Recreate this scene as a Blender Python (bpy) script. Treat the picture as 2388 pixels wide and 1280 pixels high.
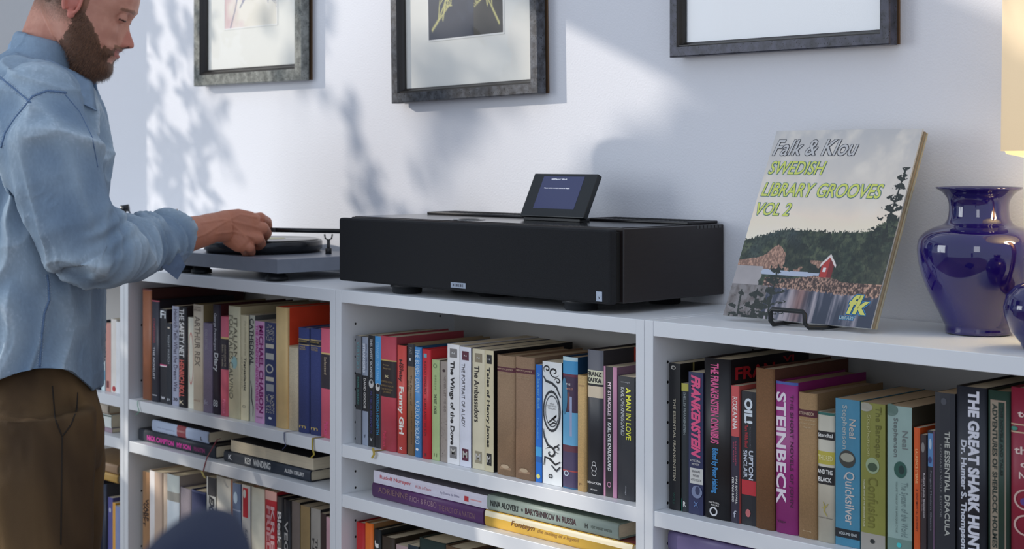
import bpy, bmesh, math, random
import numpy as np
from mathutils import Vector, Matrix, noise
random.seed(7); rng = np.random.default_rng(7)
for o in list(bpy.data.objects): bpy.data.objects.remove(o, do_unlink=True)
C = bpy.context.scene.collection
# ------------------------------------------------------------------ camera, light, exposure
F = 3700.0; CX = 1194.0; HZ = 366.0; XL = -2345.0
T = (CX-XL)/F; ANG = math.atan(T); CA, SA = math.cos(ANG), math.sin(ANG)
DW, DF, DB = 2.19, 1.886, 1.912          # camera to wall, to shelf fronts, to book spines (metres)
TOPZ = 1.06; CZ = TOPZ + 0.2576
cam_d = bpy.data.cameras.new('camera'); cam = bpy.data.objects.new('camera', cam_d); C.objects.link(cam)
cam.location = (0, -DW, CZ); cam.rotation_euler = (math.pi/2, 0, math.pi/2-math.atan2(SA, CA))
cam_d.sensor_width = 36; cam_d.lens = 36*F/2388; cam_d.shift_y = -(640-HZ)/2388
cam_d.dof.use_dof = True; cam_d.dof.focus_distance = 2.55; cam_d.dof.aperture_fstop = 8.0
cam_d.clip_start = 0.05
bpy.context.scene.camera = cam
W = bpy.data.worlds.new('world'); bpy.context.scene.world = W; W.use_nodes = True
bg = W.node_tree.nodes['Background']; bg.inputs[0].default_value = (0.67, 0.775, 0.955, 1); bg.inputs[1].default_value = 0.77
sd = bpy.data.lights.new('sun', 'SUN'); sun = bpy.data.objects.new('sun', sd); C.objects.link(sun)
SUND = Vector((0.76, 0.56, -0.336)).normalized()
sun.rotation_euler = SUND.to_track_quat('-Z', 'Y').to_euler(); sd.energy = 2.2; sd.angle = math.radians(0.7); sd.color = (1.0, 0.93, 0.84)
def area(name, loc, target, sx, sy, e, col):
    l = bpy.data.lights.new(name, 'AREA'); o = bpy.data.objects.new(name, l); C.objects.link(o)
    l.shape = 'RECTANGLE'; l.size = sx; l.size_y = sy; l.energy = e; l.color = col
    o.location = loc; o.rotation_euler = (Vector(target)-Vector(loc)).to_track_quat('-Z', 'Y').to_euler()
    return o
area('window_light_left', (-3.98, -3.0, 1.6), (-2.9, -.2, .9), 1.3, 1.3, 26, (0.88, 0.94, 1.0))
area('window_light_room', (0.9, -4.4, 2.1), (-1.4, 0, 1.1), 0.9, 1.5, 12, (0.92, 0.95, 1.0))
vs = bpy.context.scene.view_settings
vs.view_transform = 'Standard'; vs.look = 'None'; vs.gamma = 1; vs.exposure = 0.0; vs.use_curve_mapping = False
# ------------------------------------------------------------------ measuring helpers
def tX(x, D): return -D*(F-(x-CX)*T)/((CX-XL)+(x-CX))
def zd(x, D): return D*F/(CA*(x-XL))
def zz(x, y, D): return CZ-(y-HZ)*zd(x, D)/F
def pt(x, y, D): return Vector((tX(x, D), D-DW, zz(x, y, D)))
RGT = Vector((SA, CA, 0)); FWD = Vector((-CA, SA, 0)); CAM = Vector((0, -DW, CZ))
def P(x, y, Z): return CAM + RGT*((x-CX)/F*Z) + FWD*Z + Vector((0, 0, (HZ-y)/F*Z))
# ------------------------------------------------------------------ materials
def lin(c, k=1.0):
    r = []
    for v in c[:3]:
        v = v/255.0; v = v/12.92 if v <= .04045 else ((v+.055)/1.055)**2.4
        r.append(min(0.93, v*k))
    return tuple(r)+(1,)
MC = {}
def mat(name, col, rough=.5, metal=0, k=1.0, var=0.0, vscale=40, bump=0.0, bscale=200, spec=.5, sheen=0, coat=0, emit=None, es=0, stretch=None):
    key = (name, tuple(col), rough, metal, k, var, bump)
    if key in MC: return MC[key]
    m = bpy.data.materials.new(name); m.use_nodes = True; nt = m.node_tree; b = nt.nodes['Principled BSDF']
    c = lin(col, k); b.inputs['Base Color'].default_value = c
    b.inputs['Roughness'].default_value = rough; b.inputs['Metallic'].default_value = metal
    b.inputs['Specular IOR Level'].default_value = spec
    if sheen: b.inputs['Sheen Weight'].default_value = sheen
    if coat: b.inputs['Coat Weight'].default_value = coat; b.inputs['Coat Roughness'].default_value = .04
    if emit: b.inputs['Emission Color'].default_value = lin(emit); b.inputs['Emission Strength'].default_value = es
    if var or bump:
        tc = nt.nodes.new('ShaderNodeTexCoord'); mp = nt.nodes.new('ShaderNodeMapping'); nt.links.new(tc.outputs['Object'], mp.inputs[0])
        if stretch: mp.inputs['Scale'].default_value = stretch
    if var:
        n = nt.nodes.new('ShaderNodeTexNoise'); n.inputs['Scale'].default_value = vscale; n.inputs['Detail'].default_value = 5
        nt.links.new(mp.outputs[0], n.inputs['Vector'])
        r = nt.nodes.new('ShaderNodeMapRange'); r.inputs['From Min'].default_value = .3; r.inputs['From Max'].default_value = .7
        r.inputs['To Min'].default_value = 1-var; r.inputs['To Max'].default_value = 1+var; nt.links.new(n.outputs['Fac'], r.inputs['Value'])
        x = nt.nodes.new('ShaderNodeVectorMath'); x.operation = 'SCALE'; x.inputs[0].default_value = c[:3]; nt.links.new(r.outputs[0], x.inputs['Scale'])
        nt.links.new(x.outputs[0], b.inputs['Base Color'])
    if bump:
        n = nt.nodes.new('ShaderNodeTexNoise'); n.inputs['Scale'].default_value = bscale; n.inputs['Detail'].default_value = 3
        nt.links.new(mp.outputs[0], n.inputs['Vector'])
        bp = nt.nodes.new('ShaderNodeBump'); bp.inputs['Strength'].default_value = bump; bp.inputs['Distance'].default_value = .002
        nt.links.new(n.outputs['Fac'], bp.inputs['Height']); nt.links.new(bp.outputs[0], b.inputs['Normal'])
    MC[key] = m; return m
def attr_mat(name, rough=.5, bump=0, bscale=300, spec=.5, sss=0):
    m = bpy.data.materials.new(name); m.use_nodes = True; nt = m.node_tree; b = nt.nodes['Principled BSDF']
    a = nt.nodes.new('ShaderNodeAttribute'); a.attribute_name = 'Col'; nt.links.new(a.outputs['Color'], b.inputs['Base Color'])
    b.inputs['Roughness'].default_value = rough; b.inputs['Specular IOR Level'].default_value = spec
    if sss:
        b.inputs['Subsurface Weight'].default_value = sss; b.inputs['Subsurface Radius'].default_value = (.012, .004, .002)
        b.inputs['Subsurface Scale'].default_value = .5
    if bump:
        tc = nt.nodes.new('ShaderNodeTexCoord'); n = nt.nodes.new('ShaderNodeTexNoise'); n.inputs['Scale'].default_value = bscale; n.inputs['Detail'].default_value = 4
        nt.links.new(tc.outputs['Object'], n.inputs['Vector'])
        bp = nt.nodes.new('ShaderNodeBump'); bp.inputs['Strength'].default_value = bump; bp.inputs['Distance'].default_value = .002
        nt.links.new(n.outputs['Fac'], bp.inputs['Height']); nt.links.new(bp.outputs[0], b.inputs['Normal'])
    return m
# ------------------------------------------------------------------ mesh builder
class MB:
    def __init__(s): s.v = []; s.f = []; s.m = []; s.sm = []
    def add(s, vs, fs, mi=0, smooth=False):
        n = len(s.v); s.v += [tuple(p) for p in vs]
        for f in fs: s.f.append([n+i for i in f]); s.m.append(mi); s.sm.append(smooth)
        return s
    def box(s, x0, x1, y0, y1, z0, z1, mi=0, ch=0):
        if ch <= 0:
            vs = [(x, y, z) for x in (x0, x1) for y in (y0, y1) for z in (z0, z1)]
            return s.add(vs, [(0, 1, 3, 2), (4, 6, 7, 5), (0, 4, 5, 1), (2, 3, 7, 6), (0, 2, 6, 4), (1, 5, 7, 3)], mi)
        bm = bmesh.new(); bmesh.ops.create_cube(bm, size=1)
        for v in bm.verts: v.co = ((x0+x1)/2+v.co.x*(x1-x0), (y0+y1)/2+v.co.y*(y1-y0), (z0+z1)/2+v.co.z*(z1-z0))
        bmesh.ops.bevel(bm, geom=bm.edges[:], offset=ch, segments=2, affect='EDGES', profile=.5)
        s.bm(bm, mi); return s
    def bm(s, bm, mi=0, smooth=False):
        bm.verts.index_update(); s.add([v.co[:] for v in bm.verts], [[v.index for v in f.verts] for f in bm.faces], mi, smooth); bm.free(); return s
    def lathe(s, prof, c=(0, 0, 0), n=48, mi=0, smooth=True, cap=True):
        vs = []; fs = []
        for r, z in prof:
            for i in range(n):
                a = 2*math.pi*i/n; vs.append((c[0]+r*math.cos(a), c[1]+r*math.sin(a), c[2]+z))
        for j in range(len(prof)-1):
            for i in range(n): k = (i+1) % n; fs.append((j*n+i, j*n+k, (j+1)*n+k, (j+1)*n+i))
        if cap: fs.append(tuple(range(n-1, -1, -1))); fs.append(tuple((len(prof)-1)*n+i for i in range(n)))
        return s.add(vs, fs, mi, smooth)
    def tube(s, pts, rad, n=10, mi=0, smooth=True):
        pts = [Vector(p) for p in pts]; rs = rad if isinstance(rad, (list, tuple)) else [rad]*len(pts)
        vs = []; fs = []; up = None
        for i, p in enumerate(pts):
            t = (pts[min(i+1, len(pts)-1)]-pts[max(i-1, 0)]).normalized()
            if up is None: up = Vector((0, 0, 1)) if abs(t.z) < .9 else Vector((1, 0, 0))
            a = t.cross(up).normalized(); b = a.cross(t).normalized(); up = b
            for k in range(n):
                g = 2*math.pi*k/n; vs.append(p+a*rs[i]*math.cos(g)+b*rs[i]*math.sin(g))
        for j in range(len(pts)-1):
            for i in range(n): k = (i+1) % n; fs.append((j*n+i, j*n+k, (j+1)*n+k, (j+1)*n+i))
        fs.append(tuple(range(n-1, -1, -1))); fs.append(tuple((len(pts)-1)*n+i for i in range(n)))
        return s.add(vs, fs, mi, smooth)
    def loft(s, rings, n=28, mi=0):
        """rings: (centre, radius_a, radius_b, axis_a or None); section spanned by axis_a and tangent x axis_a"""
        vs = []; fs = []; cs = [Vector(r[0]) for r in rings]
        for i, r in enumerate(rings):
            t = (cs[min(i+1, len(cs)-1)]-cs[max(i-1, 0)]).normalized()
            ax = Vector(r[3]) if len(r) > 3 and r[3] is not None else FWD
            a = (ax-t*ax.dot(t)).normalized(); b = t.cross(a).normalized()
            for k in range(n):
                g = 2*math.pi*k/n; vs.append(cs[i]+a*r[1]*math.cos(g)+b*r[2]*math.sin(g))
        for j in range(len(cs)-1):
            for i in range(n): k = (i+1) % n; fs.append((j*n+i, j*n+k, (j+1)*n+k, (j+1)*n+i))
        fs.append(tuple(range(n-1, -1, -1))); fs.append(tuple((len(cs)-1)*n+i for i in range(n)))
        return s.add(vs, fs, mi, True)
    def ball(s, c, r, n=16, mi=0, M=None):
        vs = []; fs = []; c = Vector(c); r = r if isinstance(r, (tuple, list)) else (r, r, r)
        for j in range(n+1):
            for i in range(n*2):
                a = math.pi*j/n; g = math.pi*i/n; p = Vector((r[0]*math.sin(a)*math.cos(g), r[1]*math.sin(a)*math.sin(g), r[2]*math.cos(a)))
                if M: p = M @ p
                vs.append(c+p)
        for j in range(n):
            for i in range(n*2): k = (i+1) % (n*2); fs.append((j*2*n+i, j*2*n+k, (j+1)*2*n+k, (j+1)*2*n+i))
        return s.add(vs, fs, mi, True)
    def mesh(s, name, mats):
        me = bpy.data.meshes.new(name); me.from_pydata(s.v, [], s.f)
        for m in (mats if isinstance(mats, (list, tuple)) else [mats]): me.materials.append(m)
        me.polygons.foreach_set('material_index', s.m); me.polygons.foreach_set('use_smooth', s.sm); me.update()
        return me
    def build(s, name, mats, parent=None, off=None):
        me = s.mesh(name, mats)
        if off is not None:
            me.transform(Matrix.Translation(-Vector(off)))
        o = bpy.data.objects.new(name, me); C.objects.link(o)
        if parent: o.parent = parent
        return o
def tag(o, label=None, cat=None, group=None, kind=None):
    if label: o['label'] = label
    if cat: o['category'] = cat
    if group: o['group'] = group
    if kind: o['kind'] = kind
    return o
def thing(name, label, cat, loc=(0, 0, 0), rot=(0, 0, 0), group=None):
    o = bpy.data.objects.new(name, None); C.objects.link(o); o.location = loc; o.rotation_euler = rot; o.empty_display_size = .05
    return tag(o, label, cat, group)
def remesh(mb, voxel, name='tmp', smooth=0):
    o = mb.build(name, mat('tmp', (200, 200, 200)))
    r = o.modifiers.new('r', 'REMESH'); r.mode = 'VOXEL'; r.voxel_size = voxel; r.use_smooth_shade = True
    if smooth: sm = o.modifiers.new('s', 'SMOOTH'); sm.factor = .5; sm.iterations = smooth
    dg = bpy.context.evaluated_depsgraph_get(); me = bpy.data.meshes.new_from_object(o.evaluated_get(dg), depsgraph=dg)
    bpy.data.objects.remove(o, do_unlink=True); me.materials.clear(); return me
def getv(me):
    a = np.empty(len(me.vertices)*3, np.float32); me.vertices.foreach_get('co', a); return a.reshape(-1, 3)
def setv(me, a): me.vertices.foreach_set('co', a.astype(np.float32).ravel()); me.update()
def getn(me):
    a = np.empty(len(me.vertices)*3, np.float32); me.vertices.foreach_get('normal', a); return a.reshape(-1, 3)
def setcol(me, col):
    at = me.color_attributes.new('Col', 'FLOAT_COLOR', 'POINT'); c = np.ones((len(me.vertices), 4), np.float32); c[:, :3] = col; at.data.foreach_set('color', c.ravel())
def obj_from(me, name, m, parent=None, off=None):
    me.name = name
    for x in (m if isinstance(m, list) else [m]): me.materials.append(x)
    me.polygons.foreach_set('use_smooth', [True]*len(me.polygons))
    if off is not None: me.transform(Matrix.Translation(-Vector(off)))
    o = bpy.data.objects.new(name, me); C.objects.link(o)
    if parent: o.parent = parent
    return o
# numpy value noise (2d / 3d) for folds and prints
def vnoise(p, seed=0):
    p = np.asarray(p, float); i = np.floor(p).astype(np.int64); f = p-i; f = f*f*(3-2*f); d = p.shape[1]; out = 0
    for c in range(2**d):
        o = np.array([(c >> k) & 1 for k in range(d)]); q = i+o
        h = q[:, 0]*374761393+q[:, 1]*668265263+(q[:, 2]*2147483647 if d > 2 else 0)+seed*1274126177
        h = (h ^ (h >> 13))*1274126177; h = (h ^ (h >> 16)) & 0xffff
        w = np.prod(np.where(o == 1, f, 1-f), axis=1); out = out+w*(h/65535.0)
    return out
def fbm(p, oct=4, seed=0):
    p = np.asarray(p, float); s = 0; a = .5; t = 0
    for k in range(oct): s = s+a*vnoise(p*2**k+k*17.3, seed+k); t += a; a *= .5
    return s/t
# ------------------------------------------------------------------ text
TC = {}
def glyphs(s, bold=0.0, shear=0.0, res=3):
    k = (s, bold, shear)
    if k in TC: return TC[k]
    cu = bpy.data.curves.new('t', 'FONT'); cu.body = s; cu.resolution_u = res; cu.offset = bold; cu.shear = shear
    o = bpy.data.objects.new('t', cu); C.objects.link(o); dg = bpy.context.evaluated_depsgraph_get()
    me = bpy.data.meshes.new_from_object(o.evaluated_get(dg), depsgraph=dg)
    v = [(q.co.x, q.co.y) for q in me.vertices]; f = [list(p.vertices) for p in me.polygons]
    bpy.data.objects.remove(o, do_unlink=True); bpy.data.curves.remove(cu); bpy.data.meshes.remove(me)
    xs = [a for a, b in v]; ys = [b for a, b in v]; x0, x1, y0, y1 = min(xs), max(xs), min(ys), max(ys)
    v = [((a-x0)/(x1-x0), (b-y0)/(y1-y0)) for a, b in v]; TC[k] = (v, f, (x1-x0)/(y1-y0)); return TC[k]
def text_on(mb, s, fn, bold=0, shear=0, mi=0):
    v, f, asp = glyphs(s, bold, shear); mb.add([fn(a, b) for a, b in v], f, mi)
# ------------------------------------------------------------------ room
def struct(name, mb, m): return tag(mb.build(name, m), kind='structure')
def wall_mat():
    m = mat('wall_paint', (236, 236, 240), .75, k=1.0, bump=.35, bscale=260); return m
m_wall = wall_mat()
struct('wall_back', MB().box(-4.25, 1.6, 0, .12, 0, 2.8), m_wall)
wl = MB().box(-4.16, -4.09, -.27, 0, 0, 2.8).box(-4.16, -4.09, -5.2, -3.0, 0, 2.8).box(-4.16, -4.09, -3.0, -.27, 0, .9).box(-4.16, -4.09, -3.0, -.27, 2.5, 2.8)
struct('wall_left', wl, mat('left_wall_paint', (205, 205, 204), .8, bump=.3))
fr = MB().box(-4.15, -4.10, -.31, -.27, .9, 2.5).box(-4.15, -4.10, -3.0, -2.96, .9, 2.5).box(-4.15, -4.10, -2.96, -.31, .9, .94).box(-4.15, -4.10, -2.96, -.31, 2.46, 2.5)
struct('window_1', fr, mat('window_paint', (230, 230, 228), .4))
struct('floor', MB().box(-4.25, 1.6, -5.2, .0, -.05, 0), mat('oak_floor', (120, 92, 66), .45, var=.2, vscale=6, stretch=(1, 12, 1)))
struct('baseboard_back', MB().box(-4.09, 1.6, -.014, 0, 0, .07, ch=.003), mat('skirting_paint', (225, 225, 225), .4))
# tree outside the window that dapples the sun
def tree():
    t = thing('garden_tree', 'leafy tree outside the window at left, dappling the sunlight', 'tree', (-7.7, -2.0, 0))
    B = Vector((-7.7, -2.0, 0)); f = MB(); tw = MB()
    def leaf(p, s, d):
        n = Vector((random.gauss(0, 1), random.gauss(0, 1), random.gauss(0, 1))).normalized()
        a = (Vector(d)+Vector((random.gauss(0, .35), random.gauss(0, .35), random.gauss(0, .35)))).normalized(); b = a.cross(n).normalized()
        q = [p-a*s, p-a*s*.3+b*s*.36, p+a*s*.4+b*s*.3, p+a*s, p+a*s*.4-b*s*.3, p-a*s*.3-b*s*.36]
        f.add([v-B for v in q], [(0, 1, 2, 3), (0, 3, 4, 5)])
    def at(X, Zt, s, sz):
        p = Vector((X, 0, Zt))-SUND*s
        if p.x < -4.4: leaf(p, sz, (.35, .2, -.9))
    def dist(X): return 1.5+random.random()*.6 if X < -3.35 else (2.4+random.random() if X < -2.5 else 4.6+1.2*random.random())
    # dense unseen leaves put in to keep the low sun off the shelves
    for k in range(5900):
        X = random.uniform(-4.1, .5); top = (.93 if X > -2.3 else .80)+.04*math.sin(X*7)
        bump_ = max(0, 1-((X+1.66)/.5)**2); top = max(top, .93+.46*bump_**.5+.03*math.sin(X*17))  # hump of leaves added so its shade swallows the man's shadow
        Zt = top-abs(random.gauss(0, .33)); 
        if k < 2900: X = random.uniform(-2.2, -1.12); Zt = random.uniform(.85, (.93+.46*max(0, 1-((X+1.66)/.58)**2)**.5))
        at(X, Zt, max(dist(X), (X+4.5)*1.34), random.uniform(.05, .08))
    # dense edge beside the wall corner, ragged
    for k in range(1500):
        Zt = random.uniform(.9, 2.1); X = random.uniform(-4.2, -3.70+.035*math.sin(Zt*23)+.03*math.sin(Zt*57))
        at(X, Zt, 1.2+random.random()*.5, random.uniform(.04, .06))
    # drooping sprays: streaks that fall to the right
    dx, dz = .5, -.86
    for k in range(135):
        X = random.uniform(-3.8, -2.3) if k < 95 else random.uniform(-2.3, -.2); Zt = random.uniform(.95, 2.0)
        if k < 35: X = random.uniform(-3.72, -3.3)
        if X > -2.3 and Zt > 1.5: continue
        if k >= 35 and X < -2.5 and random.random() < .4: continue
        if X > -3.4 and X < -2.75 and Zt < 1.45 and random.random() < .75: continue
        L = random.uniform(.12, .30); wd = .018 if X < -3.2 else .035; s = max(dist(X), (X+4.5)*1.34); m = 16 if X < -2.7 else 22
        for q in range(m):
            a = random.uniform(-.5, .5)*L; c = random.gauss(0, wd)
            at(X+dx*a-dz*c, Zt+dz*a+dx*c, s+random.uniform(-.15, .15), random.uniform(.02, .04) if X < -3.2 else random.uniform(.03, .05))
    tag(f.build('foliage', mat('tree_leaf', (70, 95, 48), .6), t), kind='stuff')
    tw.tube([(0, 0, 0), (.05, 0, .8), (-.05, .05, 1.7), (.1, .2, 2.6), (.3, .4, 3.4)], [.13, .11, .09, .06, .02], 12)
    for a, b, c, r in ((.0, .05, 1.5, .035), (.0, .1, 1.9, .03), (.05, .1, 2.3, .028), (.1, .2, 2.7, .02)):
        e = Vector((random.uniform(.9, 2.0), random.uniform(.4, 1.6), c+random.uniform(.2, .7)))
        tw.tube([(a, b, c), Vector((a, b, c)).lerp(e, .5)+Vector((0, 0, .1)), e], [r, r*.7, r*.3], 8)
    tw.build('trunk', mat('bark', (80, 66, 52), .9, var=.2), t)
tree()
# ------------------------------------------------------------------ bookcases
UX = [-4.069, -3.269, -2.469, -1.669, -.869, -.069]
m_case = mat('white_laminate', (236, 238, 240), .36)
m_back = mat('white_back_board', (214, 210, 204), .6, k=.85)
m_hole = mat('peg_hole_dark', (30, 28, 28), .8)
YF = DF-DW                                             # front of shelves
ZS2, ZS3, ZS4 = CZ-.2134*DF/CA, CZ-.2505*DF/CA, CZ-.385*DF/CA
PT = .0175
where = ['far left bookcase mostly hidden behind the man', 'bookcase under the turntable, second from left', 'middle bookcase under the black hi-fi player', 'right bookcase under the record sleeve and vases', 'bookcase at the far right corner under the lamp']
for i in range(5):
    a, b = UX[i]+.0006, UX[i+1]-.0006
    t = thing('bookcase', 'white '+where[i], 'bookcase', (a, YF, 0), group='row of low white bookcases')
    O = (a, YF, 0)
    for x0, x1 in ((a, a+PT), (b-PT, b)):
        MB().box(x0, x1, YF, -.004, 0, TOPZ, ch=.0008).build('side_panel', m_case, t, O)
    MB().box(a+PT, b-PT, YF+.001, -.004, TOPZ-.0245, TOPZ-.0003, ch=.0008).build('top_board', m_case, t, O)
    for z in (ZS2, ZS3, ZS4):
        MB().box(a+PT+.0007, b-PT-.0007, YF+.002, -.012, z-.0245, z, ch=.0008).build('shelf', m_case, t, O)
    MB().box(a+PT, b-PT, YF+.002, -.012, .05, .072, ch=.0008).build('shelf', m_case, t, O)
    MB().box(a+PT, b-PT, YF+.02, YF+.035, 0, .05).build('plinth', m_case, t, O)
    MB().box(a+PT, b-PT, -.011, -.005, .072, TOPZ-.0245).build('back_panel', m_back, t, O)
    h = MB()
    for z in np.arange(.16, TOPZ-.05, .032 if i != 1 else .128):
        for y in (YF+.035, -.05):
            for x, s in ((a+PT, 1), (b-PT, -1)):
                h.add([(x+s*.0004, y+.0025*math.cos(g), z+.0025*math.sin(g)) for g in np.linspace(0, 2*math.pi, 9)[:-1]], [tuple(range(8))])
    tag(h.build('peg_holes', m_hole, t, O), kind='stuff')
# ------------------------------------------------------------------ books
BK = 1.0
m_pages = mat('page_block', (214, 200, 172), .85, k=1.1, var=.18, vscale=900, stretch=(6, .05, .05))
m_pages2 = mat('page_block_aged', (186, 160, 126), .85, k=1.0, var=.2, vscale=900, stretch=(6, .05, .05))
def bmat(c, rough=.5, cloth=False):
    return mat('book_cloth' if cloth else 'book_cover', c, .85 if cloth else rough, k=BK, var=.07 if not cloth else .12, vscale=30 if not cloth else 500, bump=.05 if not cloth else .3, bscale=60 if not cloth else 900)
def ink(c, rough=.5): return mat('ink', c, rough, k=BK)
def book(loc, w, H, dep, sp, cv, kind, els, label, group, cat='book', rot=(0, 0, 0), pages=None, name='book', rnd=None, rough=.45):
    """local frame: x across the spine, y into the shelf, z up the spine"""
    root = thing(name, label, cat, loc, rot, group)
    hard = kind in 'hc'; t = .0022 if hard else .0006; ov = .003 if hard else .0004
    t = min(t, w*.12); r = (.0035 if hard else .0008) if rnd is None else rnd; r = min(r, w*.25)
    n = 15 if hard else 5
    prof = lambda u: -r*(1-abs(2*u-1)**5)
    outer = [(0, dep)]+[(w*k/(n-1), prof(k/(n-1))) for k in range(n)]+[(w, dep)]
    inner = [(t, dep)]+[(t+(w-2*t)*k/(n-1), t+prof(k/(n-1))*.9) for k in range(n)]+[(w-t, dep)]
    mb = MB(); N = len(outer)
    vs = [(x, y, 0) for x, y in outer]+[(x, y, H) for x, y in outer]+[(x, y, 0) for x, y in inner]+[(x, y, H) for x, y in inner]
    for k in range(N-1):
        mi = 1 if k in (0, N-2) else 0
        fs = [(k, k+1, N+k+1, N+k), (2*N+k+1, 2*N+k, 3*N+k, 3*N+k+1), (N+k, N+k+1, 3*N+k+1, 3*N+k), (k+1, k, 2*N+k, 2*N+k+1)]
        q = MB(); mb.f += [list(f) for f in fs]; mb.m += [mi]*4; mb.sm += [mi == 0 and hard, False, False, False]
    mb.v = vs
    for e in (0, N-1): mb.f.append([e, N+e, 3*N+e, 2*N+e]); mb.m.append(1); mb.sm.append(False)
    mb.build('cover', [bmat(sp, rough, kind == 'c'), bmat(cv, rough, kind == 'c')], root)
    MB().box(t, w-t, t+.0006, dep-ov, ov, H-ov).build('page_block', pages or m_pages, root)
    def S(u, v, off=.0003):
        u = min(.985, max(.015, u)) if off > .0003 else u
        return (u*w, (-r*(1-(max(0, abs(2*u-1)-.7)/.3)**3) if off > .0003 else prof(u))-off, H*(1-v))
    for ei, e in enumerate(els):
        k = e[0]; E = ei*.00004
        if k == 'b':      # band v0 v1 colour [u0 u1]
            v0, v1, c = e[1:4]; u0, u1 = (e[4], e[5]) if len(e) > 4 else (0.0, 1.0)
            q = MB(); m = 14
            pv = [S(u0+(u1-u0)*j/m, v, .0001+E*.3) for v in (v0, v1) for j in range(m+1)]
            q.add(pv, [(j, j+1, m+2+j, m+1+j) for j in range(m)], 0, hard); q.build('spine_label', ink(c, .5), root)
        elif k in 'ti':     # running text: string u0 u1 v0 v1 colour [bold shear]
            s_, u0, u1, v0, v1, c = e[1:7]; bo = e[7] if len(e) > 7 else .0; sh = e[8] if len(e) > 8 else 0
            q = MB(); text_on(q, s_, lambda a, b: S(u0+b*(u1-u0), v0+a*(v1-v0), .0004+E), bo, sh); q.build('spine_title', ink(c), root)
        elif k == 'x':    # horizontal text
            s_, u0, u1, v0, v1, c = e[1:7]; bo = e[7] if len(e) > 7 else 0
            q = MB(); text_on(q, s_, lambda a, b: S(u0+a*(u1-u0), v1-b*(v1-v0), .0004+E), bo); q.build('spine_title', ink(c), root)
        elif k == 'e':    # ellipse u v ru rv colour
            u, v, ru, rv, c = e[1:6]; q = MB()
            q.add([S(u+ru*math.cos(g), v+rv*math.sin(g), .00035+E) for g in np.linspace(0, 2*math.pi, 25)[:-1]], [tuple(range(24))]); q.build('spine_emblem', ink(c), root)
        elif k == 'r':    # ring
            u, v, ru, rv, c = e[1:6]; th = e[6] if len(e) > 6 else .8; q = MB(); g = np.linspace(0, 2*math.pi, 25)[:-1]
            q.add([S(u+ru*s*math.cos(a), v+rv*s*math.sin(a), .0004+E) for s in (1, th) for a in g], [(i, (i+1) % 24, 24+(i+1) % 24, 24+i) for i in range(24)]); q.build('spine_emblem', ink(c), root)
        elif k == 's':    # free stroke: points list, width (u units), colour
            pts, wd, c = e[1:4]; q = MB(); nn = len(pts); L = []; asp = w/H
            for i in range(nn):
                a = pts[max(0, i-1)]; b = pts[min(nn-1, i+1)]; dx, dy = (b[0]-a[0]), (b[1]-a[1])/asp; l = math.hypot(dx, dy) or 1
                ww = wd*math.sin(math.pi*(i+.6)/(nn+.2)); nx, ny = -dy/l*ww, dx/l*ww*asp
                L += [S(min(.99, max(.01, pts[i][0]+nx)), pts[i][1]+ny, .0004+E), S(min(.99, max(.01, pts[i][0]-nx)), pts[i][1]-ny, .0004+E)]
            q.add(L, [(2*i, 2*i+1, 2*i+3, 2*i+2) for i in range(nn-1)]); q.build('spine_ornament', ink(c), root)
        elif k == 'cv':   # text on right-hand board: string y0 y1 v0 v1 colour
            s_, y0, y1, v0, v1, c = e[1:7]; bo = e[7] if len(e) > 7 else 0; q = MB()
            text_on(q, s_, lambda a, b: (w+.0003, y0+a*(y1-y0), H*(1-(v1-b*(v1-v0)))), bo); q.build('cover_title', ink(c), root)
        elif k == 'cb':   # patch on right-hand board
            y0, y1, v0, v1, c = e[1:6]; MB().add([(w+.0002, y0, H*(1-v0)), (w+.0002, y1, H*(1-v0)), (w+.0002, y1, H*(1-v1)), (w+.0002, y0, H*(1-v1))], [(0, 1, 2, 3)]).build('cover_patch', ink(c), root)
        elif k == 'cs':   # noisy block texture print made of small dashes
            u0, u1, v0, v1, c, nn = e[1:7]; q = MB()
            for _ in range(nn):
                a = random.uniform(u0, u1); b = random.uniform(v0, v1); du = random.uniform(.03, .10); dv = random.uniform(.002, .008)
                q.add([S(min(u1, a+du), b, .00035), S(a, b, .00035), S(a, b+dv, .00035), S(min(u1, a+du), b+dv, .00035)], [(0, 1, 2, 3)])
            q.build('spine_pattern', ink(c), root)
    return root
def row(data, zs, group, D=DB, tail=''):
    """data: x0 x1 ytop(px) depth spine cover kind elements label"""
    prev = None
    for k, d in enumerate(data):
        x0, x1, yt, dep, sp, cv, kd, els, lab = d[:9]
        a, b = tX(x0, D), tX(x1, D); a += .0006; b -= .0004
        if prev is not None and a < prev: a = prev+.0003
        prev = b; H = zz((x0+x1)/2, yt, D)-zs-.0004; y = D-DW+random.uniform(-.0015, .0015)
        book((a, y, zs+.0004), b-a, H, min(dep, -y-.016), sp, cv, kd, els, lab+tail, group, pages=d[9] if len(d) > 9 else None)
wh, bl, gold, cream = (235, 232, 225), (22, 22, 26), (190, 165, 95), (214, 200, 170)
G2 = 'upright books in the top row of the bookcase under the turntable'
def curl(cx, cy, r, turns, a0, sx=1, n=26, asp=6):
    return [(cx+sx*r*(1-i/n*.9)*math.cos(a0+turns*2*math.pi*i/n), cy+r/asp*(1-i/n*.9)*math.sin(a0+turns*2*math.pi*i/n)) for i in range(n+1)]
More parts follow.
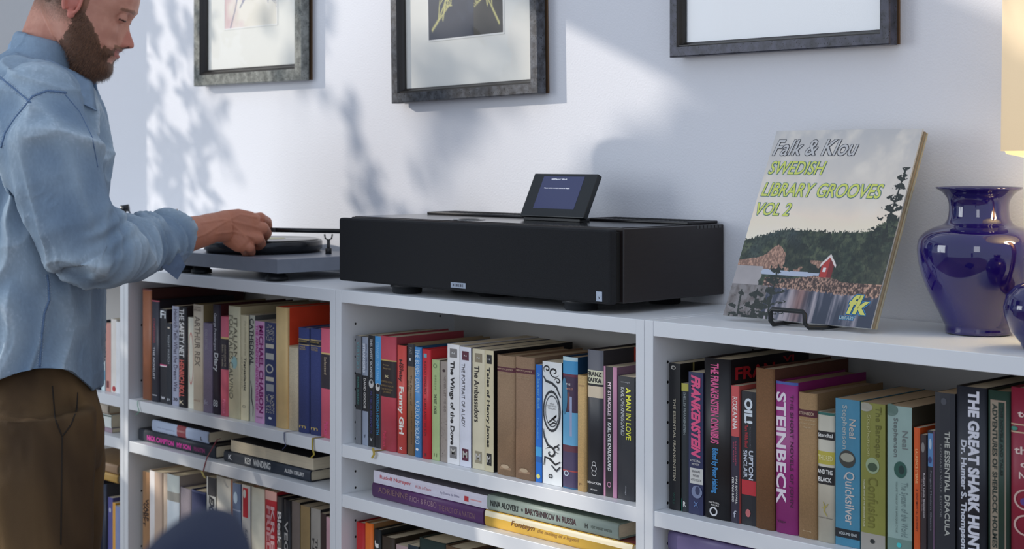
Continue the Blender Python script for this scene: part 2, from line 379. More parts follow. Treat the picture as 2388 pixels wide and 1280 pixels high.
U2 = [
 (332.5, 354, 674, .25, (140, 88, 62), (72, 40, 38), 'h', [('b', .0, .012, (90, 40, 40))], 'tall tan brown hardback at the left end beside the side panel', m_pages2),
 (356, 374, 700, .20, (46, 46, 56), (30, 30, 38), 'h', [('b', 0, .012, (150, 60, 75)), ('t', 'CONFESSIONS', .3, .6, .18, .42, (150, 60, 70)), ('t', 'THE NOVELIST', .3, .55, .46, .78, (190, 190, 195)), ('b', .93, .94, (150, 150, 155), .2, .8)], 'charcoal hardback with thin red top edge and small red lettering'),
 (374, 390, 720, .17, (32, 32, 38), (24, 24, 28), 'p', [('x', 'Fi', .1, .9, .02, .10, (200, 205, 210), .02), ('b', .59, .602, (190, 60, 110)), ('b', .602, .612, wh), ('x', 'w', .2, .8, .93, .96, (200, 200, 205))], 'black paperback with a pink and white stripe low on the spine'),
 (390, 401, 753, .14, (30, 34, 42), (26, 28, 34), 'p', [('e', .5, .06, .25, .012, (190, 180, 165)), ('t', 'NIGHT WATCH', .3, .7, .15, .5, (160, 165, 170)), ('x', 'p', .2, .8, .93, .96, (170, 175, 180))], 'slim black paperback, the shortest of the dark books at left'),
 (401, 417.5, 714, .17, (146, 150, 168), (120, 60, 70), 'p', [('t', 'Heinrich Tells What the Dream Was', .25, .8, .03, .86, (62, 52, 72), .01), ('x', '30', .2, .8, .92, .955, (40, 30, 40), .02)], 'grey lavender paperback with dark serif lettering down its spine'),
 (417.5, 437, 715, .18, (34, 30, 32), (40, 30, 32), 'h', [('t', 'THE SAFETY NET', .2, .8, .02, .5, (225, 222, 215), .02), ('t', 'HEINRICH BOLL', .2, .8, .53, .9, (205, 95, 85), .02), ('x', 'K', .25, .75, .93, .97, (205, 190, 160))], 'black hardback lettered in white above and coral red below'),
 (437.5, 451, 740, .15, (215, 208, 192), (205, 198, 184), 'p', [('r', .55, .45, .42, .29, (190, 120, 110), .92)], 'thin cream book with faint red oval outline'),
 (451, 474.6, 710, .19, (205, 190, 166), (120, 105, 75), 'h', [('x', 'THOMAS', .1, .9, .015, .035, (120, 100, 85)), ('x', 'BERGER', .1, .9, .04, .06, (120, 100, 85)), ('t', 'ARTHUR REX', .25, .8, .11, .58, (120, 106, 92), .01), ('x', 'PRESS', .2, .8, .90, .915, (160, 130, 110))], 'cream hardback with brown capital lettering and long serif title'),
 (474.6, 496, 753, .14, (128, 116, 134), (110, 98, 116), 'c', [('t', 'COLLECTED', .35, .6, .07, .3, (170, 165, 175)), ('x', 'k', .3, .7, .86, .91, (150, 145, 160))], 'plain grey mauve cloth book, lower than its neighbours'),
 (496, 514, 710, .19, (44, 34, 46), (60, 22, 26), 'h', [('t', 'George Prendergast', .2, .6, .08, .42, (200, 198, 205), .01), ('t', 'Diary', .15, .85, .44, .61, (220, 220, 225), .03), ('x', '88', .2, .8, .87, .93, (190, 190, 190))], 'dark plum hardback with large white script low on the spine'),
 (515, 534, 738, .16, (206, 98, 116), (206, 98, 116), 'h', [('b', .205, .225, (210, 180, 120)), ('b', .225, .53, (52, 46, 54)), ('t', 'ADVENTURES IN THE', .6, .8, .28, .5, (190, 175, 150)), ('t', 'Skin Trade', .3, .5, .28, .5, (190, 175, 150)), ('t', 'Pelican', .4, .75, .83, .97, (225, 110, 140))], 'pink hardback with black label, left of the two pink ones'),
 (534, 562, 714, .21, (198, 190, 158), (150, 138, 108), 'h', [('t', 'ITALIAN', .55, .85, .1, .47, (110, 104, 84), .01), ('t', 'FOLKTALES CALVINO', .15, .5, .08, .83, (110, 104, 84), .01), ('e', .6, .5, .25, .055, (150, 185, 180))], 'thick cream hardback with wide sketchy capitals and a teal spot', m_pages2),
 (562.5, 580, 735, .17, (206, 196, 162), (196, 186, 152), 'p', [('t', 'the collected stories', .55, .85, .05, .38, (170, 160, 130)), ('t', 'Transatlantic', .45, .8, .4, .72, (50, 46, 42), .02), ('t', 'and other novels', .15, .35, .4, .7, (140, 130, 110)), ('r', .5, .87, .2, .013, (90, 85, 70))], 'cream paperback with small black italic title halfway down'),
 (580, 594, 735, .17, (176, 176, 160), (70, 72, 70), 'p', [('t', 'CATHEDRAL', .15, .85, .03, .47, (40, 42, 46), .02), ('b', 0, 1, (36, 40, 48), .0, .14), ('s', [(.3, .62), (.5, .7), (.45, .78), (.75, .86), (.7, .95)], .09, (60, 60, 62))], 'narrow grey green paperback with tall black capitals'),
 (594, 616.6, 749, .17, (196, 146, 182), (180, 170, 165), 'p', [('t', 'MICHAEL CHABON', .45, .9, .04, .9, (120, 24, 96), .035), ('t', 'THE AMAZING ADVENTURES OF', .12, .38, .04, .88, (170, 40, 130), .01), ('x', 'novel', .2, .8, .93, .95, (110, 60, 100))], 'pink paperback with heavy magenta capitals filling the spine'),
 (616.6, 644, 752, .17, (48, 54, 92), (40, 42, 70), 'p', [('cs', .1, .85, .02, .18, (190, 182, 165), 90), ('b', .21, .25, (190, 182, 165), .1, .8), ('b', .3, .36, (170, 168, 160), .1, .8), ('r', .45, .45, .33, .045, (180, 175, 165), .7), ('b', .53, .57, (190, 182, 165), .1, .8), ('b', .6, .67, (150, 150, 150), .15, .8), ('cs', .1, .85, .7, .88, (190, 182, 165), 110), ('e', .5, .93, .15, .012, wh)], 'navy paperback patterned with cream ornament panels'),
 (644, 672, 716, .27, (206, 176, 122), (196, 62, 36), 'h', [('cv', 'T', .13, .17, .06, .12, (215, 190, 170), .02), ('cv', 'W', .18, .24, .06, .12, (215, 190, 170), .02), ('cb', .0, .004, 0, 1, (206, 176, 122))], 'tall buff hardback whose red orange front cover shows'),
 (672.5, 695, 807, .13, (196, 180, 150), (190, 172, 140), 'c', [('b', .0, .015, (170, 150, 120))], 'short plain beige cloth book'),
 (696, 721.5, 764, .16, (58, 66, 112), (50, 56, 98), 'c', [('b', .105, .113, gold), ('b', .116, .155, (30, 30, 40)), ('x', 'DREISER', .1, .9, .12, .135, gold), ('b', .158, .164, gold), ('x', 'MALE', .25, .75, .175, .19, gold), ('x', 'THE DIARY', .2, .8, .195, .21, gold), ('x', 'm', .2, .8, .93, .955, gold)], 'navy cloth book with gilt bands, left one of the matching pair'),
 (722.5, 749, 766, .16, (58, 66, 112), (50, 56, 98), 'c', [('b', .105, .113, gold), ('b', .116, .155, (30, 30, 40)), ('x', 'COLLECTED', .1, .9, .12, .135, gold), ('b', .158, .164, gold), ('x', 'SELECTED', .2, .8, .175, .19, gold), ('x', 'WRITINGS', .2, .8, .195, .21, gold), ('x', 'm', .2, .8, .93, .955, gold)], 'navy cloth book with gilt bands, right one of the matching pair'),
 (749.5, 777, 766, .16, (212, 96, 116), (200, 90, 108), 'h', [('b', .22, .235, (210, 180, 120)), ('b', .235, .55, (56, 50, 56)), ('t', 'Selected', .4, .6, .26, .42, (200, 180, 150)), ('t', 'Pelican', .4, .75, .85, .97, (225, 80, 130))], 'pink hardback with black label at the right end by the side panel'),
]
BK = 1.45
row(U2, ZS2, G2, tail=', upper row of turntable bookcase' if 0 else '')
G3 = 'upright books in the top row of the middle bookcase'
def hj(top, c1, c2, title, sz=.8, tc=(30, 26, 26), b=.02):
    return [('b', .035, .11, c1, .22, .82), ('x', 'N', .4, .62, .065, .08, wh), ('t', title, .18, .18+.6*sz, .14, .14+top, tc, b), ('b', .85, .95, c2, .22, .8), ('x', 'M', .3, .7, .87, .925, (190, 185, 175), .02)]
U3 = [
 (829, 842.5, 783, .16, (106, 108, 112), (90, 92, 96), 'p', [('t', 'VERTIGO', .3, .8, .05, .3, (90, 140, 145), .01), ('b', .345, .68, (24, 26, 28)), ('t', 'PIERRE BOILEAU', .4, .7, .38, .63, (70, 130, 120))], 'narrow grey paperback with black middle panel against the left side panel'),
 (843.5, 857.5, 786, .16, (140, 148, 164), (100, 105, 118), 'p', [('t', 'STRANGERS', .15, .55, .06, .33, (215, 218, 225), .02), ('t', 'ON A TRAIN', .6, .85, .06, .3, (90, 90, 105)), ('b', .355, .685, (26, 24, 28)), ('t', 'DAVID GOODIS', .3, .65, .38, .66, (220, 216, 210), .01), ('x', 'f', .3, .7, .9, .93, (90, 95, 105))], 'narrow blue grey paperback with black middle panel and white lettering'),
 (858, 873, 782, .16, (30, 30, 32), (36, 34, 34), 'p', [('t', 'THIS SWEET SICKNESS', .3, .7, .03, .38, (200, 200, 200), .01), ('e', .5, .435, .38, .04, (190, 188, 184)), ('e', .55, .42, .2, .015, (50, 48, 48)), ('t', 'PATRICIA HIGHSMITH', .3, .7, .5, .88, (70, 66, 120), .01), ('x', 'v', .3, .7, .92, .95, (180, 180, 180))], 'black paperback with round grey portrait and dim violet lettering'),
 (873.5, 888.5, 784, .16, (34, 34, 38), (30, 30, 34), 'p', [('b', 0, .43, (72, 150, 206)), ('t', 'STRANGERS ON A TRAIN', .3, .7, .05, .39, (150, 200, 235)), ('e', .5, .455, .36, .036, (200, 198, 192)), ('e', .55, .44, .2, .014, (50, 48, 48)), ('t', 'PATRICIA HIGHSMITH', .3, .7, .52, .88, (60, 150, 190), .01)], 'narrow paperback, bright blue above and black below, with portrait'),
 (889, 926.5, 784, .17, (186, 72, 84), (150, 60, 70), 'h', [('b', .205, .215, gold), ('b', .215, .53, (40, 30, 32)), ('x', 'Penelope', .25, .6, .245, .26, (170, 150, 105)), ('x', 'Fitzgerald', .25, .7, .275, .29, (170, 150, 105)), ('x', 'x', .35, .6, .34, .36, (210, 195, 150), .02), ('x', 'OFFSHORE', .15, .85, .39, .405, (150, 125, 80)), ('x', 'HUMAN VOICES', .1, .9, .425, .44, (150, 125, 80)), ('x', 'THE BEGINNING', .15, .85, .455, .47, (150, 125, 80)), ('x', 'OF SPRING', .25, .75, .48, .495, (150, 125, 80)), ('t', 'Pelican', .25, .45, .83, .96, (205, 60, 90))], 'thick rose red hardback with black and gilt label'),
 (927, 949, 805, .20, (204, 76, 66), (60, 44, 42), 'h', [('t', 'Nick', .6, .82, .17, .24, (40, 22, 24), .02), ('t', 'Hornby', .25, .68, .13, .335, (40, 22, 24), .03), ('t', 'Funny Girl', .2, .85, .38, .82, (238, 226, 215), .035), ('x', 'K', .4, .7, .94, .965, wh, .02)], 'coral red hardback with white serif title and black author name'),
 (949.5, 968, 802, .19, (136, 106, 74), (150, 130, 100), 'h', [('b', 0, .2, (40, 40, 46)), ('t', 'PAT', .4, .7, .03, .09, (130, 130, 130)), ('x', 'x', .35, .65, .125, .15, wh, .02), ('t', 'The Flavour of', .5, .72, .28, .55, (76, 58, 42)), ('t', 'the Sea', .2, .4, .33, .42, (76, 58, 42)), ('t', 'and other stories', .6, .8, .6, .9, (80, 62, 46))], 'brown hardback with black top panel and faint dark title'),
 (969, 985.5, 809, .19, (76, 140, 196), (24, 74, 110), 'h', [('t', 'THE BURIED GIANT', .2, .85, .02, .42, (200, 218, 232)), ('t', 'KAZUO ISHIGURO', .2, .85, .49, .88, (200, 218, 232)), ('e', .5, .93, .2, .012, wh)], 'sky blue hardback with thin white capitals down the spine'),
 (986, 1006.5, 814, .2, (196, 40, 50), (186, 36, 44), 'h', [('b', .04, .075, (100, 160, 180), .3, .65), ('t', 'KAZUO ISHIGURO', .35, .6, .11, .41, (110, 26, 34), .01), ('t', 'KLARA AND THE SUN', .35, .6, .45, .79, (110, 26, 34), .01), ('b', .95, .98, (90, 30, 36), .4, .6)], 'bright red hardback with a small blue square near the top'),
 (1007, 1025, 839, .15, (166, 184, 128), (60, 66, 56), 'p', [('r', .45, .06, .25, .022, (90, 120, 80), .75), ('t', 'THE REST', .3, .65, .34, .44, (40, 48, 40), .02), ('t', 'IS NOISE', .3, .65, .46, .54, (40, 48, 40), .02), ('t', 'essays', .3, .6, .15, .3, (140, 160, 110)), ('x', 'l l', .3, .7, .93, .965, (120, 140, 90), .03)], 'pale green paperback with small dark title'),
 (1026, 1043.5, 843, .15, (152, 140, 130), (140, 130, 120), 'p', [('e', .55, .09, .2, .014, (60, 40, 42)), ('t', 'NEVER LET ME GO', .55, .8, .14, .5, (120, 106, 100)), ('cs', .1, .9, .5, .95, (134, 122, 114), 60)], 'short grey beige paperback beside the taller white one'),
 (1044, 1073, 803, .2, (226, 224, 222), (214, 208, 204), 'p', hj(.7, (120, 116, 114), (120, 116, 114), 'The Wings of the Dove', .72, b=.03), 'white paperback with grey badges and bold black serif title'),
 (1073.5, 1100, 809, .2, (216, 216, 224), (60, 62, 84), 'p', hj(.53, (88, 30, 52), (88, 30, 52), 'THE PORTRAIT OF A LADY', .5, (60, 52, 54), .0), 'white paperback with maroon badges at top and bottom'),
 (1101, 1130, 814, .2, (212, 202, 172), (200, 190, 160), 'p', hj(.47, (140, 128, 104), (150, 140, 115), 'The Ambassadors', .68, (44, 38, 34)), 'cream paperback with khaki badges and black serif title'),
 (1131, 1152, 817, .2, (208, 196, 160), (20, 18, 20), 'p', hj(.66, (26, 26, 28), (36, 34, 34), 'Tales of Henry James', .72, (26, 24, 24), .03), 'cream paperback with black badges and black front cover'),
 (1160, 1203.5, 829, .165, (150, 122, 94), (140, 114, 88), 'c', [('b', .095, .135, (86, 32, 44)), ('x', 'HENRY JAMES', .08, .92, .107, .122, (200, 170, 140)), ('x', 'Complete Stories', .2, .8, .15, .162, (176, 152, 120)), ('e', .5, .925, .22, .016, (176, 154, 126)), ('b', .93, .95, (150, 122, 94), .2, .8)], 'tan cloth book with maroon label, left one of the matching pair', m_pages2),
 (1204, 1249, 832, .165, (148, 118, 92), (136, 108, 84), 'c', [('b', .095, .135, (86, 32, 44)), ('x', 'HENRY JAMES', .08, .92, .107, .122, (200, 170, 140)), ('x', 'Complete Stories', .15, .8, .15, .162, (176, 152, 120)), ('x', '1892-1898', .2, .8, .17, .182, (176, 152, 120)), ('e', .5, .925, .22, .016, (176, 154, 126)), ('b', .93, .95, (148, 118, 92), .2, .8)], 'tan cloth book with maroon label, right one of the matching pair', m_pages2),
 (1249.5, 1265, 850, .15, (22, 104, 192), (16, 70, 140), 'p', [('t', 'A Summer Book', .35, .75, .07, .38, (120, 180, 215)), ('t', 'Tove Jansson', .3, .6, .45, .63, (100, 170, 220)), ('b', .7, .78, (60, 150, 205)), ('b', .78, .83, (26, 90, 160)), ('e', .5, .95, .3, .02, (216, 212, 120))], 'thin vivid blue paperback with a yellow dot at its foot'),
 (1265.5, 1311, 844, .14, (222, 224, 222), (60, 64, 70), 'p', [('s', curl(.25, .06, .2, 1.3, 2.0), .03, bl), ('s', curl(.62, .08, .28, 1.3, .4), .035, bl), ('s', curl(.8, .15, .17, 1.2, 3), .025, bl), ('s', [(.05, .12), (.2, .16), (.5, .17), (.75, .2), (.95, .28)], .05, (40, 44, 50)), ('r', .5, .4, .46, .17, (40, 44, 50), .88), ('r', .52, .4, .36, .13, (70, 74, 80), .93),
   ('x', 'the', .4, .65, .33, .345, (140, 140, 140)), ('x', 'MAN WHO', .25, .75, .35, .365, (130, 130, 130)), ('x', 'WALKS', .3, .7, .37, .385, (130, 130, 130)), ('s', [(.3, .5), (.5, .47), (.75, .43), (.6, .47), (.8, .48)], .04, bl), ('s', [(.35, .52), (.6, .49), (.85, .5)], .03, bl),
   ('s', [(.05, .55), (.12, .62), (.3, .68), (.6, .7), (.9, .66)], .045, (40, 44, 50)), ('s', curl(.45, .74, .3, 1.2, 3.6), .04, bl), ('s', curl(.78, .7, .2, 1.2, 1), .03, bl), ('s', [(.1, .85), (.15, .78), (.4, .79), (.7, .83), (.95, .8)], .045, bl), ('s', [(.5, .84), (.75, .88), (.95, .84)], .04, (40, 44, 50)), ('r', .45, .93, .1, .018, bl, .6)], 'thick white paperback covered in black baroque scrollwork'),
 (1311.5, 1347, 832, .17, (66, 118, 158), (30, 62, 90), 'h', [('b', .0, .03, (180, 205, 210)), ('b', .03, .13, (60, 140, 186)), ('b', .13, .15, (100, 40, 60)), ('b', .15, .42, (60, 40, 66)), ('e', .2, .3, .2, .14, (60, 120, 150)), ('x', 'THE', .3, .6, .2, .215, wh), ('x', 'PROUST', .3, .8, .235, .25, (210, 150, 130)), ('b', .27, .4, (110, 60, 60), .4, .55), ('b', .42, .67, (96, 160, 196)), ('b', .3, .6, (150, 160, 190), .55, .7), ('b', .67, .72, (88, 44, 60)), ('b', .72, .99, (60, 50, 82)), ('b', .86, .87, (150, 60, 60)), ('r', .35, .885, .16, .022, (170, 180, 195), .6)], 'blue and plum hardback with a painterly jacket', m_pages2),
 (1347.5, 1369, 875, .15, (196, 162, 108), (180, 148, 98), 'c', [('b', .08, .095, (170, 136, 90), .2, .8), ('x', 'P', .3, .6, .93, .95, (120, 90, 60))], 'slim plain buff book lower than its neighbours'),
 (1369.5, 1407, 816, .2, (40, 42, 48), (44, 40, 44), 'h', [('b', 0, .14, (96, 98, 106)), ('b', .14, .235, (206, 204, 176)), ('x', 'FRANZ', .05, .95, .15, .182, (30, 30, 32), .03), ('x', 'KAFKA', .05, .95, .192, .224, (30, 30, 32), .03), ('b', .235, .25, (30, 30, 34)), ('b', .25, .33, (206, 190, 164)), ('r', .5, .82, .17, .022, (190, 190, 190), .8), ('r', .5, .855, .15, .02, (190, 190, 190), .8), ('r', .5, .79, .12, .016, (190, 190, 190), .8), ('x', 'SCHOCKEN', .08, .92, .915, .93, (200, 200, 200), .02), ('x', 'BOOKS', .3, .7, .965, .975, (200, 200, 200)), ('cb', .075, .2, .0, .13, (196, 70, 48)), ('cv', 'FR', .085, .14, .045, .11, (225, 190, 170), .02)], 'tall black hardback with cream name panel and red cover patch'),
 (1407.5, 1439.5, 855, .16, (30, 24, 32), (120, 90, 110), 'p', [('b', 0, 1, (176, 124, 152), 0, .16), ('b', 0, 1, (176, 124, 152), .72, 1), ('t', 'MY STRUGGLE 1', .34, .58, .12, .4, (226, 206, 214), .02), ('t', 'KARL OVE KNAUSGAARD', .34, .58, .43, .8, (232, 228, 226), .02), ('r', .45, .905, .14, .022, (176, 124, 152), .7)], 'black paperback with two mauve pink stripes down its spine'),
 (1440, 1479, 878, .16, (40, 42, 48), (50, 54, 60), 'p', [('t', 'A MAN IN LOVE', .5, .82, .09, .51, (214, 214, 60), .03), ('t', 'KARL OVE KNAUSGAARD', .2, .42, .09, .48, (186, 190, 194), .01), ('x', 'vintage', .2, .75, .04, .055, (150, 150, 155)), ('t', 'vintage', .45, .55, .88, .96, (170, 172, 176))], 'charcoal paperback with yellow capitals, right end beside the panel'),
]
BK = 1.2
row(U3, ZS2, G3)
G4 = 'upright books in the top row of the right bookcase'
U4 = [
 (1560, 1587, 847, .19, (28, 28, 30), (24, 22, 22), 'p', [('e', .4, .03, .22, .014, (190, 185, 175)), ('e', .42, .03, .12, .008, (40, 38, 36)), ('t', 'THE ESSENTIAL FRANKENSTEIN', .4, .62, .24, .8, (200, 190, 165), .01), ('t', 'WOLF', .35, .55, .88, .96, (40, 96, 80)), ('cb', .09, .14, .02, .09, (130, 118, 84)), ('cb', .03, .034, 0, .2, (150, 135, 80)), ('cv', 'THE', .07, .13, .03, .06, (150, 140, 110))], 'black paperback with pale serif title at the left end by the panel'),
 (1587.5, 1605, 894, .14, (30, 38, 44), (34, 36, 38), 'p', [('b', .0, .06, (180, 172, 76)), ('t', 'SHELLEY FRANKENSTEIN', .35, .65, .07, .4, (160, 170, 170)), ('x', 'R', .3, .7, .92, .96, wh), ('b', .9, 1, (30, 120, 100), 0, .14)], 'dark narrow paperback with a mustard yellow block at the top'),
 (1606, 1641, 868, .15, (40, 46, 84), (44, 44, 70), 'p', [('t', 'FRANKENSTEIN', .2, .85, .02, .6, (232, 84, 132), .05, .3), ('x', 'A CULTURAL', .15, .85, .615, .63, wh), ('x', 'HISTORY', .25, .75, .64, .655, wh), ('b', .675, .785, (204, 204, 198), .1, 1), ('x', 'SUSAN', .25, .8, .69, .705, (60, 60, 70)), ('x', 'TYLER', .3, .75, .72, .735, (60, 60, 70)), ('x', 'HITCHCOCK', .2, .9, .75, .765, (60, 60, 70)), ('e', .6, .84, .36, .045, (120, 130, 160)), ('e', .65, .83, .16, .03, (50, 56, 90)), ('x', 'X', .4, .7, .91, .945, (110, 140, 190))], 'navy paperback with ragged hot pink letters and grey label'),
 (1642, 1705, 836, .2, (32, 30, 32), (28, 22, 26), 'h', [('t', 'THE FRANKENSTEIN OMNIBUS', .28, .6, .03, .53, (224, 92, 146), .03), ('t', 'Edited by Peter Haining', .3, .56, .56, .84, (60, 140, 200), .03), ('x', 'HARTWELL', .22, .62, .895, .905, wh), ('x', 'BOOKS', .3, .6, .91, .92, wh), ('r', .4, .955, .15, .03, (210, 210, 210), .62), ('cv', 'FRAN', .01, .11, .05, .13, (176, 36, 44), .03), ('cv', 'VI', .13, .16, .02, .06, (176, 36, 44), .03)], 'thick black hardback with pink and blue condensed lettering'),
 (1706, 1726, 899, .16, (48, 42, 60), (196, 90, 84), 'p', [('b', 0, .37, (206, 84, 84)), ('t', 'ROSEANNA', .2, .8, .08, .32, (240, 226, 220), .02), ('t', 'THE FIRST MARTIN', .5, .68, .4, .58, (200, 80, 110)), ('t', 'BECK MYSTERY', .25, .42, .41, .56, (200, 80, 110)), ('t', 'MAJ SJOWALL', .55, .82, .66, .86, wh, .02), ('t', 'PER WAHLOO', .15, .4, .67, .85, wh, .02), ('x', 'f', .3, .7, .91, .96, (190, 190, 200))], 'narrow paperback, coral red upper third and dusky purple below'),
 (1726.5, 1762, 913, .16, (32, 32, 38), (38, 36, 40), 'p', [('t', 'OIL!', .25, .8, .05, .24, (222, 230, 236), .05), ('t', 'There Will Be Blood', .28, .48, .25, .42, (190, 50, 60), .02), ('t', 'the inspiration for', .6, .68, .26, .42, (150, 150, 160)), ('t', 'UPTON', .55, .85, .44, .66, (206, 212, 222), .03), ('t', 'SINCLAIR', .2, .45, .44, .65, (206, 212, 222), .03), ('b', .665, .775, (196, 46, 56), .05, 1), ('e', .5, .91, .17, .03, (200, 110, 110))], 'black paperback with a bright red block near its foot'),
 (1763, 1808, 859, .19, (126, 88, 56), (96, 58, 42), 'c', [], 'tall plain brown cloth book, the tallest brown one'),
 (1809, 1862, 890, .175, (156, 50, 124), (130, 30, 96), 'h', [('b', 0, .018, (70, 90, 160)), ('t', 'STEINBECK', .08, .52, .07, .81, (236, 222, 230), .03), ('t', 'THE SHORT NOVELS OF JOHN', .66, .84, .08, .82, (70, 20, 56), .015), ('x', 'Viking', .12, .5, .915, .94, (70, 20, 56), .02)], 'magenta hardback with huge white capitals down the spine', m_pages2),
 (1863, 1907, 916, .17, (166, 132, 92), (140, 110, 76), 'c', [('b', .115, .165, (86, 28, 40)), ('x', 'STEINBECK', .08, .92, .13, .15, (216, 190, 160)), ('x', 'The Grapes of Wrath', .08, .95, .18, .192, (206, 184, 146)), ('x', 'and Other Writings', .08, .95, .205, .217, (206, 184, 146)), ('x', '1936-1941', .3, .75, .23, .242, (206, 184, 146)), ('x', 'America', .3, .75, .945, .953, (206, 184, 146))], 'tan cloth book with maroon label beside the magenta one', m_pages2),
 (1908, 1948, 961, .15, (200, 192, 172), (190, 182, 160), 'h', [('b', 0, .02, (40, 100, 90)), ('b', .145, .21, (30, 26, 26)), ('x', 'Stendhal', .08, .95, .16, .19, wh, .02), ('b', .3, .4, (190, 176, 70)), ('x', 'THE RED', .1, .95, .33, .37, (225, 215, 150), .02), ('b', .42, .555, (30, 26, 26)), ('x', 'AND THE', .05, .95, .44, .475, wh, .03), ('x', 'BLACK', .1, .9, .5, .535, wh, .03), ('s', [(.4, .69), (.5, .73), (.45, .76), (.65, .8)], .04, (176, 160, 80)), ('s', [(.3, .74), (.5, .735), (.7, .7)], .03, (176, 160, 80)), ('x', 'Modern Library', .1, .95, .805, .82, (90, 80, 70))], 'cream hardback banded in black and mustard, torn at the edges', m_pages2),
 (1949, 2007, 931, .17, (66, 132, 160), (60, 110, 130), 'p', [('t', 'Stephenson', .25, .5, .04, .34, (170, 178, 176), .01), ('t', 'Neal', .58, .85, .13, .26, (190, 180, 170), .01), ('e', .5, .405, .33, .06, (60, 60, 54)), ('e', .5, .395, .27, .03, (160, 158, 140)), ('t', 'Quicksilver', .35, .8, .49, .85, (200, 190, 184), .01), ('b', .885, .945, (22, 28, 34)), ('x', 'VOLUME ONE', .15, .9, .905, .925, (190, 195, 195), .02)], 'thick teal blue paperback with dark oval picture', m_pages2),
 (2008, 2066, 940, .17, (132, 132, 58), (100, 100, 50), 'p', [('e', .2, .03, .3, .03, (160, 156, 140)), ('t', 'Stephenson', .25, .42, .08, .36, (180, 176, 120)), ('t', 'The Baroque', .55, .85, .02, .36, (100, 98, 36), .01), ('e', .5, .42, .28, .055, (150, 166, 130)), ('e', .5, .43, .2, .03, (60, 80, 56)), ('t', 'Confusion', .3, .72, .5, .84, (110, 108, 40), .01), ('t', 'VOLUME TWO OF THE BAROQUE CYCLE', .12, .2, .52, .84, (210, 206, 180), .01), ('b', .88, 1, (160, 154, 144)), ('e', .5, .93, .1, .015, (30, 34, 34))], 'thick olive green paperback with green oval picture', m_pages2),
 (2069, 2127, 947, .17, (146, 170, 162), (66, 60, 46), 'p', [('e', .15, .03, .3, .04, (90, 116, 106)), ('t', 'Stephenson', .22, .45, .08, .34, (100, 106, 104), .01), ('t', 'Neal', .62, .85, .16, .28, (110, 116, 114), .01), ('e', .55, .42, .26, .055, (36, 84, 72)), ('e', .6, .42, .12, .03, (20, 50, 46)), ('t', 'The System of the World', .5, .85, .5, .86, (110, 130, 128)), ('t', 'VOLUME THREE OF THE BAROQUE CYCLE', .35, .43, .5, .84, (90, 104, 100)), ('b', .88, 1, (110, 136, 126)), ('e', .5, .92, .1, .016, (70, 190, 190))], 'thick pale sea green paperback with dark green oval', m_pages2),
 (2131, 2146.5, 997, .15, (206, 84, 24), (190, 74, 20), 'p', [('t', 'LAURENCE STERNE', .3, .7, .16, .42, (240, 180, 120), .01), ('t', 'A SENTIMENTAL JOURNEY', .3, .7, .46, .78, (110, 40, 20), .01)], 'slim bright orange paperback'),
 (2147, 2162, 1013, .14, (52, 40, 42), (44, 34, 36), 'p', [('e', .5, .1, .3, .04, (130, 124, 120)), ('t', 'Robert Louis Stevenson', .6, .85, .3, .65, (210, 200, 200), .01), ('t', 'Dr Jekyll and Mr Hyde', .2, .45, .35, .6, (150, 130, 130))], 'thin dark brown paperback beside the orange one'),
 (2162.5, 2180, 1004, .14, (34, 32, 40), (60, 40, 60), 'p', [('b', .02, .27, (86, 130, 176), .1, .8), ('e', .45, .1, .2, .04, (170, 190, 206)), ('e', .4, .22, .25, .025, (50, 60, 110)), ('t', 'Penguin Modern Classics', .4, .65, .3, .75, (150, 150, 160)), ('b', 0, 1, (120, 90, 116), .88, 1)], 'thin black paperback with blue picture at the top'),
 (2181, 2229, 916, .19, (34, 36, 44), (26, 28, 34), 'p', [('e', .45, .05, .14, .02, (70, 72, 80)), ('t', 'THE ESSENTIAL DRACULA', .5, .75, .22, .82, (186, 186, 176), .015), ('t', 'LEONARD WOLF, EDITOR', .25, .35, .3, .72, (130, 130, 130))], 'black paperback with widely spaced grey serif title', m_pages2),
 (2230, 2302, 902, .2, (36, 38, 46), (24, 24, 28), 'h', [('t', 'THE GREAT SHARK HUNT', .42, .8, .02, .9, (216, 216, 224), .05), ('t', 'Dr. Hunter S. Thompson', .14, .38, .29, .88, (206, 208, 216), .035), ('r', .6, .945, .25, .04, wh, .86), ('t', 'G', .45, .75, .92, .97, wh, .02)], 'thick black hardback with chunky white capitals'),
 (2303, 2357, 911, .19, (38, 62, 50), (30, 48, 38), 'h', [('b', .05, .92, (150, 130, 112), .14, .2), ('b', .05, .92, (150, 130, 112), .78, .84), ('b', .05, .06, (150, 130, 112), .14, .84), ('b', .06, .92, (150, 136, 116), .2, .5), ('t', 'ADVENTURES OF SHERLOCK HOLMES', .24, .46, .07, .84, (30, 44, 36), .03), ('t', 'THE NOVELS AND TALES', .58, .7, .08, .45, (24, 36, 30), .03)], 'dark green hardback with pale ruled frame on its spine', m_pages2),
 (2358, 2432, 905, .2, (142, 30, 54), (120, 26, 44), 'h', [('x', 'to', .25, .7, .12, .15, (226, 200, 190), .02), ('b', .185, .192, (200, 170, 140)), ('b', .225, .232, (200, 170, 140)), ('e', .14, .21, .12, .012, (60, 130, 110)), ('x', 'the', .15, .8, .3, .34, (226, 200, 190), .02), ('x', 'of', .35, .8, .37, .405, (226, 200, 190), .02), ('x', 'NIK', .3, .9, .43, .465, (226, 200, 190), .02), ('r', .55, .57, .42, .055, (206, 170, 160), .84), ('r', .55, .7, .42, .055, (206, 170, 160), .84), ('e', .5, .58, .16, .02, (90, 60, 130)), ('b', .97, .976, (200, 170, 140))], 'dark red hardback with cream lettering at the right picture edge'),
 (2433, 2490, 930, .18, (60, 70, 90), (50, 60, 80), 'h', [], 'slate blue hardback past the dark red one'),
]
BK = 1.05
row(U4, ZS2, G4, D=1.916)
